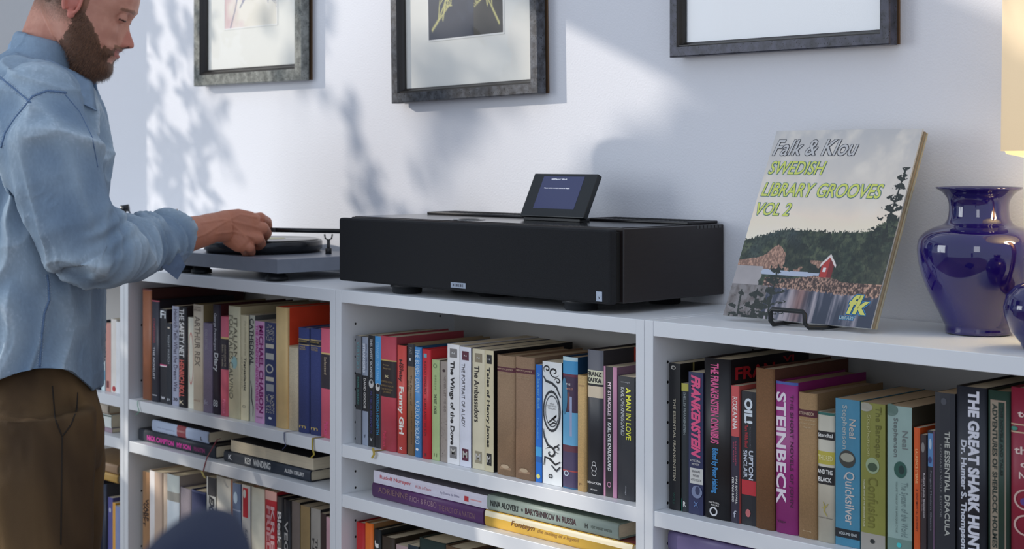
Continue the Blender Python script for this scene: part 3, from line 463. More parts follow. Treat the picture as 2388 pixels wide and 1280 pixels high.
# lower rows
G2L = 'upright books in the lower row of the bookcase under the turntable'
U2L = [
 (332, 349, 1100, .17, (150, 112, 76), (196, 180, 160), 'p', [('t', 'WARP', .4, .85, .22, .4, (50, 36, 30), .03), ('t', 'WEFT', .1, .4, .25, .45, (50, 36, 30), .03)], 'tan book with dark brush lettering at the left end'),
 (349.5, 379, 1099, .2, (206, 200, 196), (190, 172, 152), 'h', [('b', 0, 1, (184, 160, 140), .5, 1)], 'tall pale beige hardback'),
 (380, 389.5, 1104, .18, (196, 176, 156), (180, 160, 140), 'p', [], 'thin pinkish beige book'),
 (390, 419, 1107, .18, (196, 204, 222), (150, 138, 130), 'h', [('b', 0, .13, (190, 196, 190)), ('b', .13, .2, (150, 146, 136)), ('b', .2, 1, (200, 208, 228), .1, 1)], 'pale blue white hardback with a grey band near its top'),
 (420, 447, 1138, .15, (120, 112, 118), (106, 98, 104), 'c', [('x', 'x', .5, .7, .25, .29, (200, 200, 205))], 'mouse grey cloth book'),
 (448, 481, 1144, .15, (40, 46, 78), (34, 38, 66), 'c', [('b', 0, .015, (70, 76, 110))], 'plain navy cloth book behind the blue chair top'),
 (481.5, 503, 1113, .17, (196, 196, 190), (60, 58, 58), 'p', [('b', 0, .13, (60, 58, 60), .15, 1), ('t', 'EXIT GHOST', .3, .85, .13, .6, (40, 40, 44), .06, .3), ('t', 'ROTH', .3, .8, .65, .9, (40, 40, 44), .05)], 'white paperback with jagged black display letters'),
 (504, 542, 1113, .18, (206, 200, 186), (190, 180, 164), 'h', [('b', 0, 1, (170, 120, 96), .93, 1)], 'broad plain cream hardback'),
 (543, 562, 1127, .15, (98, 114, 142), (70, 80, 110), 'p', [('e', .4, .1, .25, .04, (170, 190, 206)), ('b', .18, .19, (150, 160, 180))], 'dusty blue paperback'),
 (564, 585, 1131, .16, (200, 196, 188), (60, 50, 50), 'p', [('b', .02, .22, (190, 40, 50), .15, .75), ('e', .35, .06, .16, .03, (226, 210, 200)), ('t', 'Selected', .4, .65, .3, .5, (50, 50, 56)), ('t', 'POEMS', .35, .7, .6, .9, (50, 50, 56), .02)], 'white paperback with a red figure at the top'),
 (586, 618, 1137, .17, (216, 206, 184), (180, 120, 90), 'h', [], 'plain ivory hardback left of the red one'),
 (619, 646, 1145, .16, (176, 40, 48), (150, 34, 42), 'p', [('b', 0, .06, (206, 160, 150)), ('t', 'KRIEG', .5, .85, .1, .5, (210, 170, 170), .03), ('t', 'FRIEDEN', .15, .45, .1, .6, (206, 150, 150), .03)], 'red paperback with faded white vertical words'),
 (646.5, 663, 1158, .16, (30, 28, 30), (30, 28, 30), 'h', [('t', 'Bleak House', .2, .8, .1, .6, (206, 204, 200), .03), ('b', .68, 1, wh)], 'black hardback with white brushed lettering'),
 (664.5, 679, 1165, .16, (36, 34, 36), (30, 30, 32), 'h', [('t', 'VEGETABLES', .2, .8, .14, .8, (180, 176, 170), .02)], 'narrow black book with grey capitals'),
 (679.5, 699, 1170, .16, (120, 108, 100), (30, 28, 28), 'p', [], 'taupe paperback'),
 (700, 723, 1180, .16, (150, 126, 86), (40, 36, 34), 'p', [('t', 'letters', .3, .7, .55, .9, (90, 70, 50), .02)], 'khaki paperback'),
 (724, 747, 1186, .15, (156, 150, 140), (40, 40, 42), 'p', [('t', 'THE VIOLENT ITALY', .5, .75, .2, .9, (60, 58, 56), .02), ('t', 'NIGHT TALES', .2, .4, .2, .9, (60, 58, 56), .02)], 'stone grey paperback with dark capitals'),
 (748, 761, 1197, .15, (60, 46, 44), (50, 40, 40), 'p', [('b', .6, .75, (190, 110, 120))], 'thin dark brown paperback with pink band'),
 (762, 777, 1206, .14, (190, 150, 156), (180, 140, 146), 'p', [], 'dusty pink paperback at the right end'),
]
BK = 1.4
row(U2L, ZS4, G2L, tail=', lower row')
U3L = [
 (831, 852.5, 1218, .19, (186, 30, 34), (150, 24, 28), 'h', [], 'red hardback at the left end'),
 (853.5, 873, 1219, .19, (226, 110, 34), (150, 110, 70), 'h', [], 'orange hardback beside the red one'),
 (873.5, 890, 1234, .2, (34, 38, 38), (30, 32, 30), 'h', [('t', 'JOYCE', .25, .8, .07, .5, wh, .04)], 'dark green black hardback with white capitals'),
 (891, 922, 1252, .18, (60, 48, 36), (50, 40, 30), 'h', [], 'dark brown worn hardback'),
 (923, 951, 1272, .16, (176, 150, 150), (150, 120, 120), 'p', [], 'dusty rose paperback'),
 (952, 976.5, 1272, .15, (36, 50, 60), (30, 42, 52), 'p', [], 'dark teal paperback'),
 (977.5, 1040, 1260, .2, (34, 50, 46), (30, 42, 38), 'h', [], 'thick bottle green hardback'),
 (1041, 1090, 1276, .17, (96, 70, 46), (80, 58, 38), 'c', [], 'brown cloth book'),
 (1091, 1130, 1295, .16, (40, 40, 44), (40, 40, 44), 'c', [], 'charcoal cloth book'),
]
BK = 1.1
row(U3L, ZS4, 'upright books in the lower row of the middle bookcase', tail=', lower row of middle bookcase')
# slivers in the far left bookcase
U1 = [
 (150, 190, 760, .16, (150, 60, 60), (140, 60, 60), 'h', [], 'brick red hardback hidden beside the man'),
 (191, 225, 768, .16, (190, 180, 160), (180, 170, 150), 'h', [], 'beige hardback beside the man'),
 (226, 236, 748, .16, (36, 44, 62), (30, 38, 54), 'h', [], 'dark navy hardback next to the shirt hem'),
 (236.5, 245, 754, .16, (196, 216, 220), (180, 200, 206), 'p', [('b', .7, .85, (70, 150, 180))], 'thin pale blue paperback next to the shirt'),
 (245.5, 257.5, 753, .16, (196, 142, 130), (180, 130, 120), 'p', [('b', .85, .95, (110, 60, 60), .2, .7)], 'thin salmon pink paperback in the far left bookcase'),
 (258, 271, 744, .16, (216, 210, 202), (206, 200, 190), 'p', [('e', .6, .95, .3, .04, (170, 60, 60))], 'thin off white paperback in the far left bookcase'),
 (271.5, 281, 750, .15, (222, 222, 222), (210, 210, 210), 'p', [], 'white paperback at the right end of the far left bookcase'),
]
BK = 1.35
row(U1, ZS2, 'books in the top row of the far left bookcase')
U1L = [
 (190, 228, 1120, .16, (50, 60, 90), (50, 60, 90), 'h', [], 'blue hardback beside the trousers'),
 (229, 240, 1120, .16, (40, 44, 66), (34, 38, 58), 'h', [], 'dark indigo hardback beside the trousers'),
 (240.5, 250, 1128, .17, (44, 50, 66), (60, 60, 66), 'h', [('b', .7, .8, (60, 80, 80))], 'slate hardback'),
 (250.5, 262, 1160, .14, (88, 86, 140), (70, 70, 120), 'p', [('e', .5, .15, .2, .03, (180, 180, 200))], 'violet blue paperback'),
 (262.5, 269.5, 1172, .14, (214, 158, 66), (200, 150, 60), 'p', [], 'thin yellow ochre paperback'),
 (270, 281, 1180, .14, (130, 140, 176), (120, 130, 160), 'p', [], 'pale periwinkle paperback'),
]
row(U1L, ZS4, 'books in the lower row of the far left bookcase', tail=', far left bookcase, lower row')
BK = 1.25
# ---- lying books
def lying(x0, x1, zb, th, dep, sp, cv, kd, els, lab, grp, yo=0, rz=0, D=DB, pages=None, flip=False):
    a, b = tX(x0, D), tX(x1, D); L = b-a; y = D-DW+yo
    M = Matrix.Rotation(rz, 4, 'Z') @ Matrix.Rotation(-math.pi/2, 4, 'Y')      # spine axis to -X, thickness up
    r = book((b, y, zb+.0004), th, L, min(dep, -y-.02), sp, cv, kd, els, lab, grp, rot=M.to_euler(), pages=pages)
    if flip:
        r.rotation_euler = (Matrix.Rotation(math.pi, 4, 'Z') @ Matrix.Rotation(-math.pi/2, 4, 'Y')).to_euler(); r.location = (a, y+min(dep, -y-.02), zb+.0004)
    return r
GS = 'books lying flat on the narrow middle shelf'
lying(326, 504, ZS3, .0275, .2, (46, 50, 58), (28, 28, 32), 'h', [('t', 'NICK CAMPTON', .2, .62, .12, .48, (206, 60, 150), .05), ('t', 'MY SON', .2, .6, .52, .7, (206, 60, 150), .05), ('t', 'MARTIN', .25, .6, .74, .88, (130, 40, 96), .04)], 'black hardback with magenta letters lying under the pale blue one', GS)
lying(357.5, 487, ZS3+.0284, .026, .17, (178, 192, 216), (50, 48, 54), 'h', [('b', .46, .62, (150, 70, 76)), ('t', 'FLORENCE', .45, .62, .465, .6, (220, 170, 165), .02), ('t', 'the biography', .35, .5, .1, .42, (150, 160, 180)), ('t', 'L', .2, .5, .88, .92, (70, 70, 80), .03)], 'pale blue hardback with dusky red block, lying topmost at left', GS)
lying(525, 726, ZS3, .0235, .21, (44, 50, 60), (36, 36, 40), 'h', [('t', 'K', .3, .75, .06, .1, wh, .02), ('t', 'KEY  WINDING', .25, .85, .26, .56, (216, 214, 208), .03), ('t', 'ALLEN DRURY', .35, .7, .72, .94, (206, 204, 200), .04)], 'dark slate hardback with white lettering lying at right under dark one', GS)
lying(538, 731, ZS3+.0242, .025, .19, (60, 60, 60), (34, 34, 38), 'p', [], 'dark topped paperback lying with its cream page edges outward', GS, flip=True)
lying(865, 1130, ZS3, .0285, .2, (84, 46, 92), (60, 34, 66), 'h', [('t', 'ADRIENNE', .42, .78, .06, .34, (130, 100, 96)), ('t', 'RICH & ROBO', .35, .7, .36, .6, (150, 120, 130)), ('t', 'THE FACT OF A NATION', .25, .6, .62, .93, (124, 92, 96))], 'glossy purple hardback lying under the white one', GS, rz=-.02)
lying(872, 1141, ZS3+.0295, .0235, .2, (206, 202, 214), (120, 116, 124), 'p', [('t', 'Rudolf Nureyev', .35, .75, .06, .34, (190, 90, 96), .02), ('t', 'A Life in Dance', .35, .6, .38, .52, (190, 110, 116)), ('t', 'by Donna de Milne', .3, .55, .6, .76, (130, 126, 150)), ('b', .8, .835, (180, 50, 56), .22, .62), ('b', .85, .94, (206, 150, 150), .4, .5)], 'white paperback with red lettering lying on the purple book', GS)
lying(1134, 1484, ZS3, .029, .2, (206, 164, 66), (110, 40, 44), 'h', [('b', 0, 1, (224, 212, 180), .62, .95), ('t', 'Fonteyn', .3, .72, .19, .36, (120, 80, 40), .02, .3), ('t', 'the making of a legend', .3, .6, .38, .66, (150, 110, 60), 0, .3), ('b', .02, .04, (120, 96, 50), .2, .7)], 'yellow gold hardback lying under the sage green one', GS, rough=.3) if 0 else None
lying(1134, 1478, ZS3, .029, .2, (206, 164, 66), (110, 40, 44), 'h', [('b', 0, 1, (224, 212, 180), .62, .95), ('t', 'Fonteyn', .3, .72, .19, .36, (120, 80, 40), .02, .3), ('t', 'the making of a legend', .3, .6, .38, .66, (150, 110, 60), 0, .3)], 'yellow gold hardback lying under the sage green one', GS)
lying(1139, 1444, ZS3+.0298, .0265, .22, (150, 164, 154), (120, 136, 126), 'h', [('t', 'NINA ALOVERT', .3, .7, .03, .26, (30, 34, 32), .02), ('e', .5, .285, .1, .006, (30, 34, 32)), ('t', 'BARYSHNIKOV IN RUSSIA', .3, .7, .31, .7, (64, 34, 40), .02), ('t', 'H', .3, .6, .765, .785, (30, 34, 32), .02), ('t', 'HOLT RINEHART WINSTON', .38, .55, .81, .96, (50, 60, 54), .01)], 'sage green hardback with dark serif title lying topmost at right', GS)
lying(1560, 1800, ZS3, .032, .2, (120, 110, 150), (96, 84, 136), 'h', [], 'lavender hardback lying in the right bookcase', GS)
lying(1561, 1780, ZS3+.033, .03, .2, (110, 100, 140), (104, 92, 146), 'h', [], 'lavender violet hardback lying topmost in the right bookcase', GS)
lying(190, 262, ZS3, .0105, .18, (150, 130, 140), (140, 130, 140), 'p', [], 'thin mauve paperback at the bottom of the far left pile', GS)
lying(186, 260, ZS3+.0112, .03, .18, (206, 210, 204), (150, 150, 140), 'p', [('b', 0, 1, (50, 70, 60), .85, .95)], 'pale green white book in the far left pile', GS)
lying(180, 254, ZS3+.042, .024, .17, (196, 184, 166), (180, 150, 120), 'h', [], 'beige book on top of the far left pile', GS)
lying(170, 276, .0+ZS4+.235, .02, .16, (200, 160, 90), (150, 120, 80), 'h', [], 'amber hardback lying across the indigo books, far left bookcase', GS)
lying(170, 276, .0+ZS4+.256, .022, .16, (170, 140, 110), (150, 120, 80), 'h', [], 'light brown hardback lying uppermost across the indigo books', GS)
# ribbons
def ribbon(pts, wd, col, label, name='bookmark_ribbon', parent=None):
    q = MB(); pts = [Vector(p) for p in pts]; vs = []
    for i, p in enumerate(pts): vs += [p-Vector((wd/2, 0, 0)), p+Vector((wd/2, 0, 0)), p+Vector((wd/2, .0006, .0003)), p+Vector((-wd/2, .0006, .0003))]
    f = []
    for i in range(len(pts)-1):
        for k in range(4): f.append((4*i+k, 4*i+(k+1) % 4, 4*i+4+(k+1) % 4, 4*i+4+k))
    f += [(3, 2, 1, 0), tuple(4*(len(pts)-1)+k for k in range(4))]
    q.add(vs, f, 0, False); c = pts[0]; o = q.build(name, mat('ribbon', col, .5, k=1.0), None, c); o.location = c
    return tag(o, label, 'ribbon')
def fp(x, y, dy=0): p = pt(x, y, DF); return Vector((p.x, p.y-.003+dy, p.z))
Rz = ZS2+.0006
def drape(x, y2, col, label, wd=.003, sway=6):
    a = pt(x, 0, DF)
    ribbon([(a.x+.006, YF+.024, Rz), (a.x+.003, YF+.008, Rz+.0006), (a.x, YF-.0015, Rz-.0003), (tX(x+sway*.2, DF), YF-.003, zz(x, y2-24, DF)), (tX(x+sway, DF), YF-.004, zz(x, y2-10, DF)), (tX(x-sway*.3, DF), YF-.004, zz(x, y2, DF))], wd, col, label)
drape(322, 968, (96, 160, 130), 'pale green bookmark ribbon hanging off the shelf edge at left', .0022)
drape(664, 1048, (70, 76, 110), 'blue bookmark ribbon hanging below the matching navy books', .0022)
drape(730, 1068, (170, 150, 60), 'yellow bookmark ribbon hanging below the navy pair', .005)
drape(872, 1068, (180, 156, 66), 'gold bookmark ribbon hanging under the rose red book', .006, 4)
ribbon([(tX(490, DF), YF+.026, ZS3+.046), (tX(489, DF), YF+.018, ZS3+.044), (tX(487, DF), YF-.004, ZS3+.01), (tX(483, DF), YF-.005, zz(483, 1080, DF)), (tX(478, DF), YF-.005, zz(478, 1100, DF))], .004, (120, 26, 40), 'dark red bookmark ribbon hanging from the pale blue lying book')
ribbon([(tX(476, DF), YF-.0065, zz(476, 1098, DF)), (tX(480, DF), YF-.007, zz(480, 1106, DF)), (tX(484, DF), YF-.0065, zz(484, 1114, DF))], .008, (176, 160, 90), 'yellow tag at the end of the dark red ribbon', name='ribbon_tag')
# ------------------------------------------------------------------ framed pictures
def grid_print(name, fn, W_, H_, nx, ny, Mx, parent, rough=.4, coat=0):
    """flat print: colour per vertex from fn(u, v) arrays (v from the top); Mx maps (x, z) in metres"""
    u, v = np.meshgrid(np.linspace(0, 1, nx), np.linspace(0, 1, ny)); u = u.ravel(); v = v.ravel()
    col = fn(u, v)/255.0; col = np.where(col <= .04045, col/12.92, ((col+.055)/1.055)**2.4)
    me = bpy.data.meshes.new(name); vs = [Mx(a*W_, (1-b)*H_) for a, b in zip(u, v)]
    i = np.arange((ny-1)*(nx-1)); r = i//(nx-1); c = i % (nx-1); k = r*nx+c
    me.from_pydata(vs, [], np.stack([k, k+nx, k+nx+1, k+1], 1).tolist()); setcol(me, col)
    m = attr_mat('print_ink', rough); me.materials.append(m)
    if coat: m.node_tree.nodes['Principled BSDF'].inputs['Coat Weight'].default_value = coat
    o = bpy.data.objects.new(name, me); C.objects.link(o); o.parent = parent; return o
def mix(a, b, t): t = np.clip(t, 0, 1)[:, None]; return a*(1-t)+b*t
def col(*c): return np.array(c, float)[None, :]
def branches(seed, u, v, n, base, spread, thick, depth=4):
    """mask of branching strokes"""
    r = random.Random(seed); segs = []
    def go(x, y, a, l, w, d):
        x2, y2 = x+math.cos(a)*l, y+math.sin(a)*l; segs.append((x, y, x2, y2, w))
        if d > 0:
            for _ in range(r.choice((2, 3))): go(x2, y2, a+r.uniform(-spread, spread), l*r.uniform(.6, .85), w*.7, d-1)
    for b in base: go(*b, thick, depth)
    m = np.zeros_like(u)
    for x1, y1, x2, y2, w in segs:
        dx, dy = x2-x1, y2-y1; t = np.clip(((u-x1)*dx+(v-y1)*dy)/(dx*dx+dy*dy+1e-9), 0, 1)
        d = np.hypot(u-x1-t*dx, v-y1-t*dy); m = np.maximum(m, np.clip(1.5-d/w, 0, 1))
    return m
def print1(u, v):
    c = mix(col(226, 196, 196), col(244, 238, 224), (fbm(np.stack([u*4, v*5], 1), 3, 3)-.5+u*1.2-.25)*3)
    return mix(c, col(120, 122, 150), branches(4, u, v, 0, [(.1, 1.02, -1.0, .2), (.3, .84, -.6, .2), (.35, .75, -.1, .2), (.35, .8, -1.3, .2)], .55, .008, 5)*.8)
def print2(u, v):
    n = fbm(np.stack([u*5, v*7], 1), 4, 9)
    c = mix(col(40, 48, 68), col(120, 150, 180), (1-v)*1.3+n*.8-.62)
    c = mix(c, col(60, 58, 56), ((u > .62)*1.0)*np.clip((v-.35+.6*np.abs(u-.85)**1.2*-1)*8, 0, 1))
    c = mix(c, col(206, 200, 130), branches(11, u, v, 0, [(.95, .95, -2.4, .12), (.05, .95, -.5, .1), (.2, .9, -1.2, .12), (.8, .85, -1.9, .13), (.5, .8, -2.8, .12), (.9, .6, -2.0, .1)], .9, .009, 4))
    return c
m_glass = bpy.data.materials.new('picture_glass'); m_glass.use_nodes = True
nt = m_glass.node_tree; nt.nodes.clear(); out = nt.nodes.new('ShaderNodeOutputMaterial'); mx = nt.nodes.new('ShaderNodeMixShader'); fr_ = nt.nodes.new('ShaderNodeFresnel')
tr = nt.nodes.new('ShaderNodeBsdfTransparent'); gl = nt.nodes.new('ShaderNodeBsdfGlossy'); gl.inputs['Roughness'].default_value = .01; fr_.inputs[0].default_value = 1.52
geo = nt.nodes.new('ShaderNodeNewGeometry'); mu = nt.nodes.new('ShaderNodeMath'); mu.operation = 'MULTIPLY'; iv = nt.nodes.new('ShaderNodeMath'); iv.operation = 'SUBTRACT'; iv.inputs[0].default_value = 1
nt.links.new(geo.outputs['Backfacing'], iv.inputs[1]); nt.links.new(fr_.outputs[0], mu.inputs[0]); nt.links.new(iv.outputs[0], mu.inputs[1]); nt.links.new(mu.outputs[0], mx.inputs[0]); nt.links.new(tr.outputs[0], mx.inputs[1]); nt.links.new(gl.outputs[0], mx.inputs[2]); nt.links.new(mx.outputs[0], out.inputs[0])
def frame_mat(c, dark):
    m = bpy.data.materials.new('weathered_frame'); m.use_nodes = True; n = m.node_tree; b = n.nodes['Principled BSDF']
    tc = n.nodes.new('ShaderNodeTexCoord'); a = n.nodes.new('ShaderNodeTexNoise'); a.inputs['Scale'].default_value = 60; a.inputs['Detail'].default_value = 8
    s = n.nodes.new('ShaderNodeTexNoise'); s.inputs['Scale'].default_value = 330; s.inputs['Detail'].default_value = 2
    n.links.new(tc.outputs['Object'], a.inputs[0]); n.links.new(tc.outputs['Object'], s.inputs[0])
    r = n.nodes.new('ShaderNodeValToRGB'); r.color_ramp.elements[0].position = .35; r.color_ramp.elements[0].color = lin(dark); r.color_ramp.elements[1].position = .65; r.color_ramp.elements[1].color = lin(c)
    n.links.new(a.outputs['Fac'], r.inputs[0])
    q = n.nodes.new('ShaderNodeValToRGB'); q.color_ramp.elements[0].position = .33; q.color_ramp.elements[0].color = (.01, .01, .01, 1); q.color_ramp.elements[1].position = .37; q.color_ramp.elements[1].color = (1, 1, 1, 1)
    n.links.new(s.outputs['Fac'], q.inputs[0]); x = n.nodes.new('ShaderNodeMixRGB'); x.blend_type = 'MULTIPLY'; x.inputs[0].default_value = 1
    n.links.new(r.outputs[0], x.inputs[1]); n.links.new(q.outputs[0], x.inputs[2]); n.links.new(x.outputs[0], b.inputs['Base Color'])
    bp = n.nodes.new('ShaderNodeBump'); bp.inputs['Strength'].default_value = .6; bp.inputs['Distance'].default_value = .001; n.links.new(a.outputs['Fac'], bp.inputs['Height']); n.links.new(bp.outputs[0], b.inputs['Normal'])
    b.inputs['Roughness'].default_value = .38; b.inputs['Metallic'].default_value = .25; return m
def picture(xl, yl, xr, yr, x0i, x1i, ybi, H, fcol, fdark, label, pr=None, mdepth=.034, rz=0, matcol=(250, 245, 236), wide=None):  # default matcol brightened to stand in for window reflection in the glass
    D = DW-mdepth; a, b = tX(xl, D), tX(xr, D); z = (zz(xl, yl, D)+zz(xr, yr, D))/2; Wd = b-a
    m = (tX(x0i, D)-a)*.92; root = thing('picture_frame', label, 'picture', (a, 0, z), group='framed pictures on the wall')
    mw = wide or m; q = MB()
    pr_ = [(0, -.013), (0, -mdepth*.93), (.002, -mdepth), (mw*.68, -mdepth), (mw*.76, -mdepth*.9), (mw*.8, -mdepth*.9), (mw*.9, -mdepth*.72), (mw, -mdepth*.6), (mw, -.013)]
    cn = [(0, 0, 1, 1), (Wd, 0, -1, 1), (Wd, H, -1, -1), (0, H, 1, -1)]
    for k in range(4):
        A, B = cn[k], cn[(k+1) % 4]; vs = [(A[0]+A[2]*d, y, A[1]+A[3]*d) for d, y in pr_]+[(B[0]+B[2]*d, y, B[1]+B[3]*d) for d, y in pr_]; n = len(pr_)
        q.add(vs, [(j, j+1, n+j+1, n+j) for j in range(n-1)]); 
        for j in range(n-1): q.m[-(n-1)+j] = 1 if j >= 3 else 0
    q.build('moulding', [frame_mat(fcol, fdark), mat('frame_bead_dark', (34, 30, 28), .35)], root)
    yb = -mdepth*.45
    MB().box(mw-.002, Wd-mw+.002, yb, yb+.002, mw-.002, H-mw+.002).build('mat_board', mat('mat_board', matcol, .8), root)
    MB().box(0.002, Wd-.002, -.004, -.001, .002, H-.002).build('backing', mat('backing_card', (110, 84, 60), .9), root)
    if pr:
        px0, px1, py, fn, Hp = pr; u0, u1 = tX(px0, D+.015)-a, tX(px1, D+.015)-a; z0 = zz((px0+px1)/2, py, D+.015)-z
        q = MB(); e = .0035
        for A in ((u0-e, u0, z0-e, z0+Hp), (u1, u1+e, z0-e, z0+Hp), (u0, u1, z0-e, z0)): q.box(A[0], A[1], yb-.0012, yb, A[2], A[3])
        q.build('mat_bevel', mat('mat_bevel', (246, 244, 238), .7), root)
        grid_print('print', fn, u1-u0, Hp, 130, 150, lambda x, zz_: (u0+x, yb-.0008, z0+zz_), root)
    MB().box(mw-.001, Wd-mw+.001, yb-.0032, yb-.0026, mw-.001, H-mw+.001).build('glass', m_glass, root)
    if rz: root.rotation_euler = (0, rz, 0)
    return root
picture(451, 201, 703, 187, 473, 689, 171, .40, (146, 148, 142), (96, 98, 94), 'small pewter framed print of pink branches, nearest the man', (522, 643, 61, print1, .3))
picture(912, 241, 1255, 229, 935, 1234, 205, .52, (92, 94, 100), (48, 46, 48), 'dark framed print of dark foliage hung above the hi-fi player', (999.6, 1173, 89, print2, .4), rz=math.radians(-1.1))
picture(1560, 135, 2075, 102, 1588, 2040, 91, .42, (72, 72, 86), (46, 46, 54), 'largest picture, charcoal wood frame with plain white sheet, above the record sleeve', None, matcol=(248, 248, 250))
# ------------------------------------------------------------------ hi-fi player
A0, A1 = tX(790, 1.90), tX(1423, 1.90); ZD0, ZD1 = TOPZ+.0175, TOPZ+.2576-.1172
m_dev = mat('black_satin', (38, 36, 38), .42, var=.05); m_grl = mat('speaker_cloth', (26, 27, 30), .92, var=.3, vscale=600, bump=.3, bscale=1500)
def hifi():
    O = Vector((A0, 1.90-DW, TOPZ)); t = thing('hifi_player', 'long black all in one hi-fi player on round feet', 'hi-fi player', O)
    w = A1-A0; h0, h1 = ZD0-TOPZ, ZD1-TOPZ; dpt = -O.y-.004
    b = MB().box(.006, w+.006, .026, dpt, h0, h1, ch=.002).build('body', mat('dark_brown_veneer', (34, 27, 26), .3, var=.12, vscale=30, stretch=(1, 1, 8)), t)
    q = MB().box(0, w, 0, .018, h0-.001, h1-.0015, ch=.004).build('front_grille', m_grl, t)
    MB().box(.004, w-.002, .018, .027, h0+.003, h1-.006).build('shadow_gap', mat('gap_black', (8, 8, 8), .7), t)
    MB().box(.012, w-.002, .03, dpt-.004, h1, h1+.0012, ch=.0005).build('top_plate', mat('top_gloss', (30, 29, 31), .16), t)
    for x0, x1 in ((.03, w*.52), (w*.66, w-.004)):
        s = MB().box(x0, x1, dpt-.085, dpt-.004, h1+.0012, h1+.006, ch=.0015).build('vent_strip', m_dev, t)
        g = MB()
        for k in range(int((x1-x0)/.011)): g.box(x0+.005+k*.011, x0+.010+k*.011, dpt-.078, dpt-.012, h1+.006, h1+.0064)
        tag(g.build('vent_slots', mat('slot_dark', (12, 12, 12), .8), t), kind='stuff')
    g = MB()
    for k in range(7): g.box(w+.0058, w+.0068, dpt-.075+k*.010, dpt-.068+k*.010, h1-.006, h1-.001)
    tag(g.build('side_slots', mat('slot_grey', (70, 70, 70), .5), t), kind='stuff')
    MB().lathe([(.020, 0), (.030, 0), (.030, .0016), (.020, .0016)], (w*.42, .07, h1+.001), cap=False).build('dial_ring', mat('ring_steel', (150, 150, 150), .3, 1), t)
    for x, y in ((tX(945, 1.93)-O.x, .035), (tX(1142, 2.0)-O.x, .11), (tX(1350, 1.93)-O.x, .035), (tX(1545, 2.12)-O.x, dpt-.06), (.12, dpt-.06)):
        MB().lathe([(.026, .0), (.028, .002), (.028, .011), (.032, .012), (.032, h0), (.01, h0)], (x, y, 0.0003)).build('foot', mat('rubber_black', (24, 25, 27), .45), t)
    bd = MB().box(.0, .040, -.0012, 0, 0, .010, ch=.0003).build('badge', mat('badge_steel', (150, 160, 176), .35, .6), t); bd.location = (tX(1052, 1.9)-O.x, 0, zz(1072, 672, 1.9)-TOPZ)
    q = MB()
    for k, c in enumerate('LYRICS'): text_on(q, 'E' if k % 2 else 'I', lambda a, b, k=k: (.006+k*.005+a*.003, -.0014, .0028+b*.0044), .02)
    q.build('badge_lettering', mat('badge_dark', (60, 66, 80), .4), bd)
    bd = MB().box(0, .0135, -.0012, 0, 0, .0165, ch=.0003).build('badge', mat('badge_steel', (150, 160, 176), .35, .6), t); bd.location = (tX(1391, 1.9)-O.x, 0, zz(1398, 703, 1.9)-TOPZ)
    q = MB(); text_on(q, 'v', lambda a, b: (.005+a*.004, -.0014, .004+b*.004)); q.build('badge_lettering', mat('badge_dark', (60, 66, 80), .4), bd)
hifi()
def screen():
    D = 2.03; a, b = tX(1212, D), tX(1360, D); w = b-a; z = ZD1+.0013; O = Vector((a, D-DW, z))
    t = thing('control_screen', 'small tilted black touchscreen standing on the hi-fi player', 'screen', O)
    L, th = math.radians(27), .011; ca, sa = math.cos(L), math.sin(L)
    def R(x, d, s): return (x, d*ca+s*sa, .008+s*ca-d*sa)      # s up the face, d depth
    def slab(x0, x1, d0, d1, s0, s1, ch=0):
        m = MB().box(x0, x1, d0, d1, s0, s1, ch=ch); m.v = [R(*p) for p in m.v]; return m
    slab(0, w, 0, th, 0, .087, ch=.0012).build('housing', mat('screen_housing', (30, 34, 36), .35), t)
    s = slab(w*.17, w*.81, -.0004, .0002, .016, .081).build('display', mat('display_glass', (40, 44, 76), .12, emit=(78, 86, 128), es=.3), t)
    q = MB()
    text_on(q, '10:09pm / Wi-Fi', lambda u, v: R(w*(.31+.24*u), -.0008, .0735+v*.0028), .01)
    text_on(q, 'Please select a music source to begin', lambda u, v: R(w*(.24+.4*u), -.0008, .0555+v*.0026), .01)
    q.build('screen_text', mat('screen_white', (230, 232, 240), .4, emit=(230, 232, 240), es=.9), s)
    MB().box(.006, w-.012, .004, .03, 0, .006, ch=.001).build('base', mat('rubber_black', (24, 25, 27), .45), t)
    MB().tube([(.008, .006, .009), (w-.012, .006, .009)], .0042, 12).build('hinge', mat('hinge_black', (16, 16, 18), .3), t)
screen()
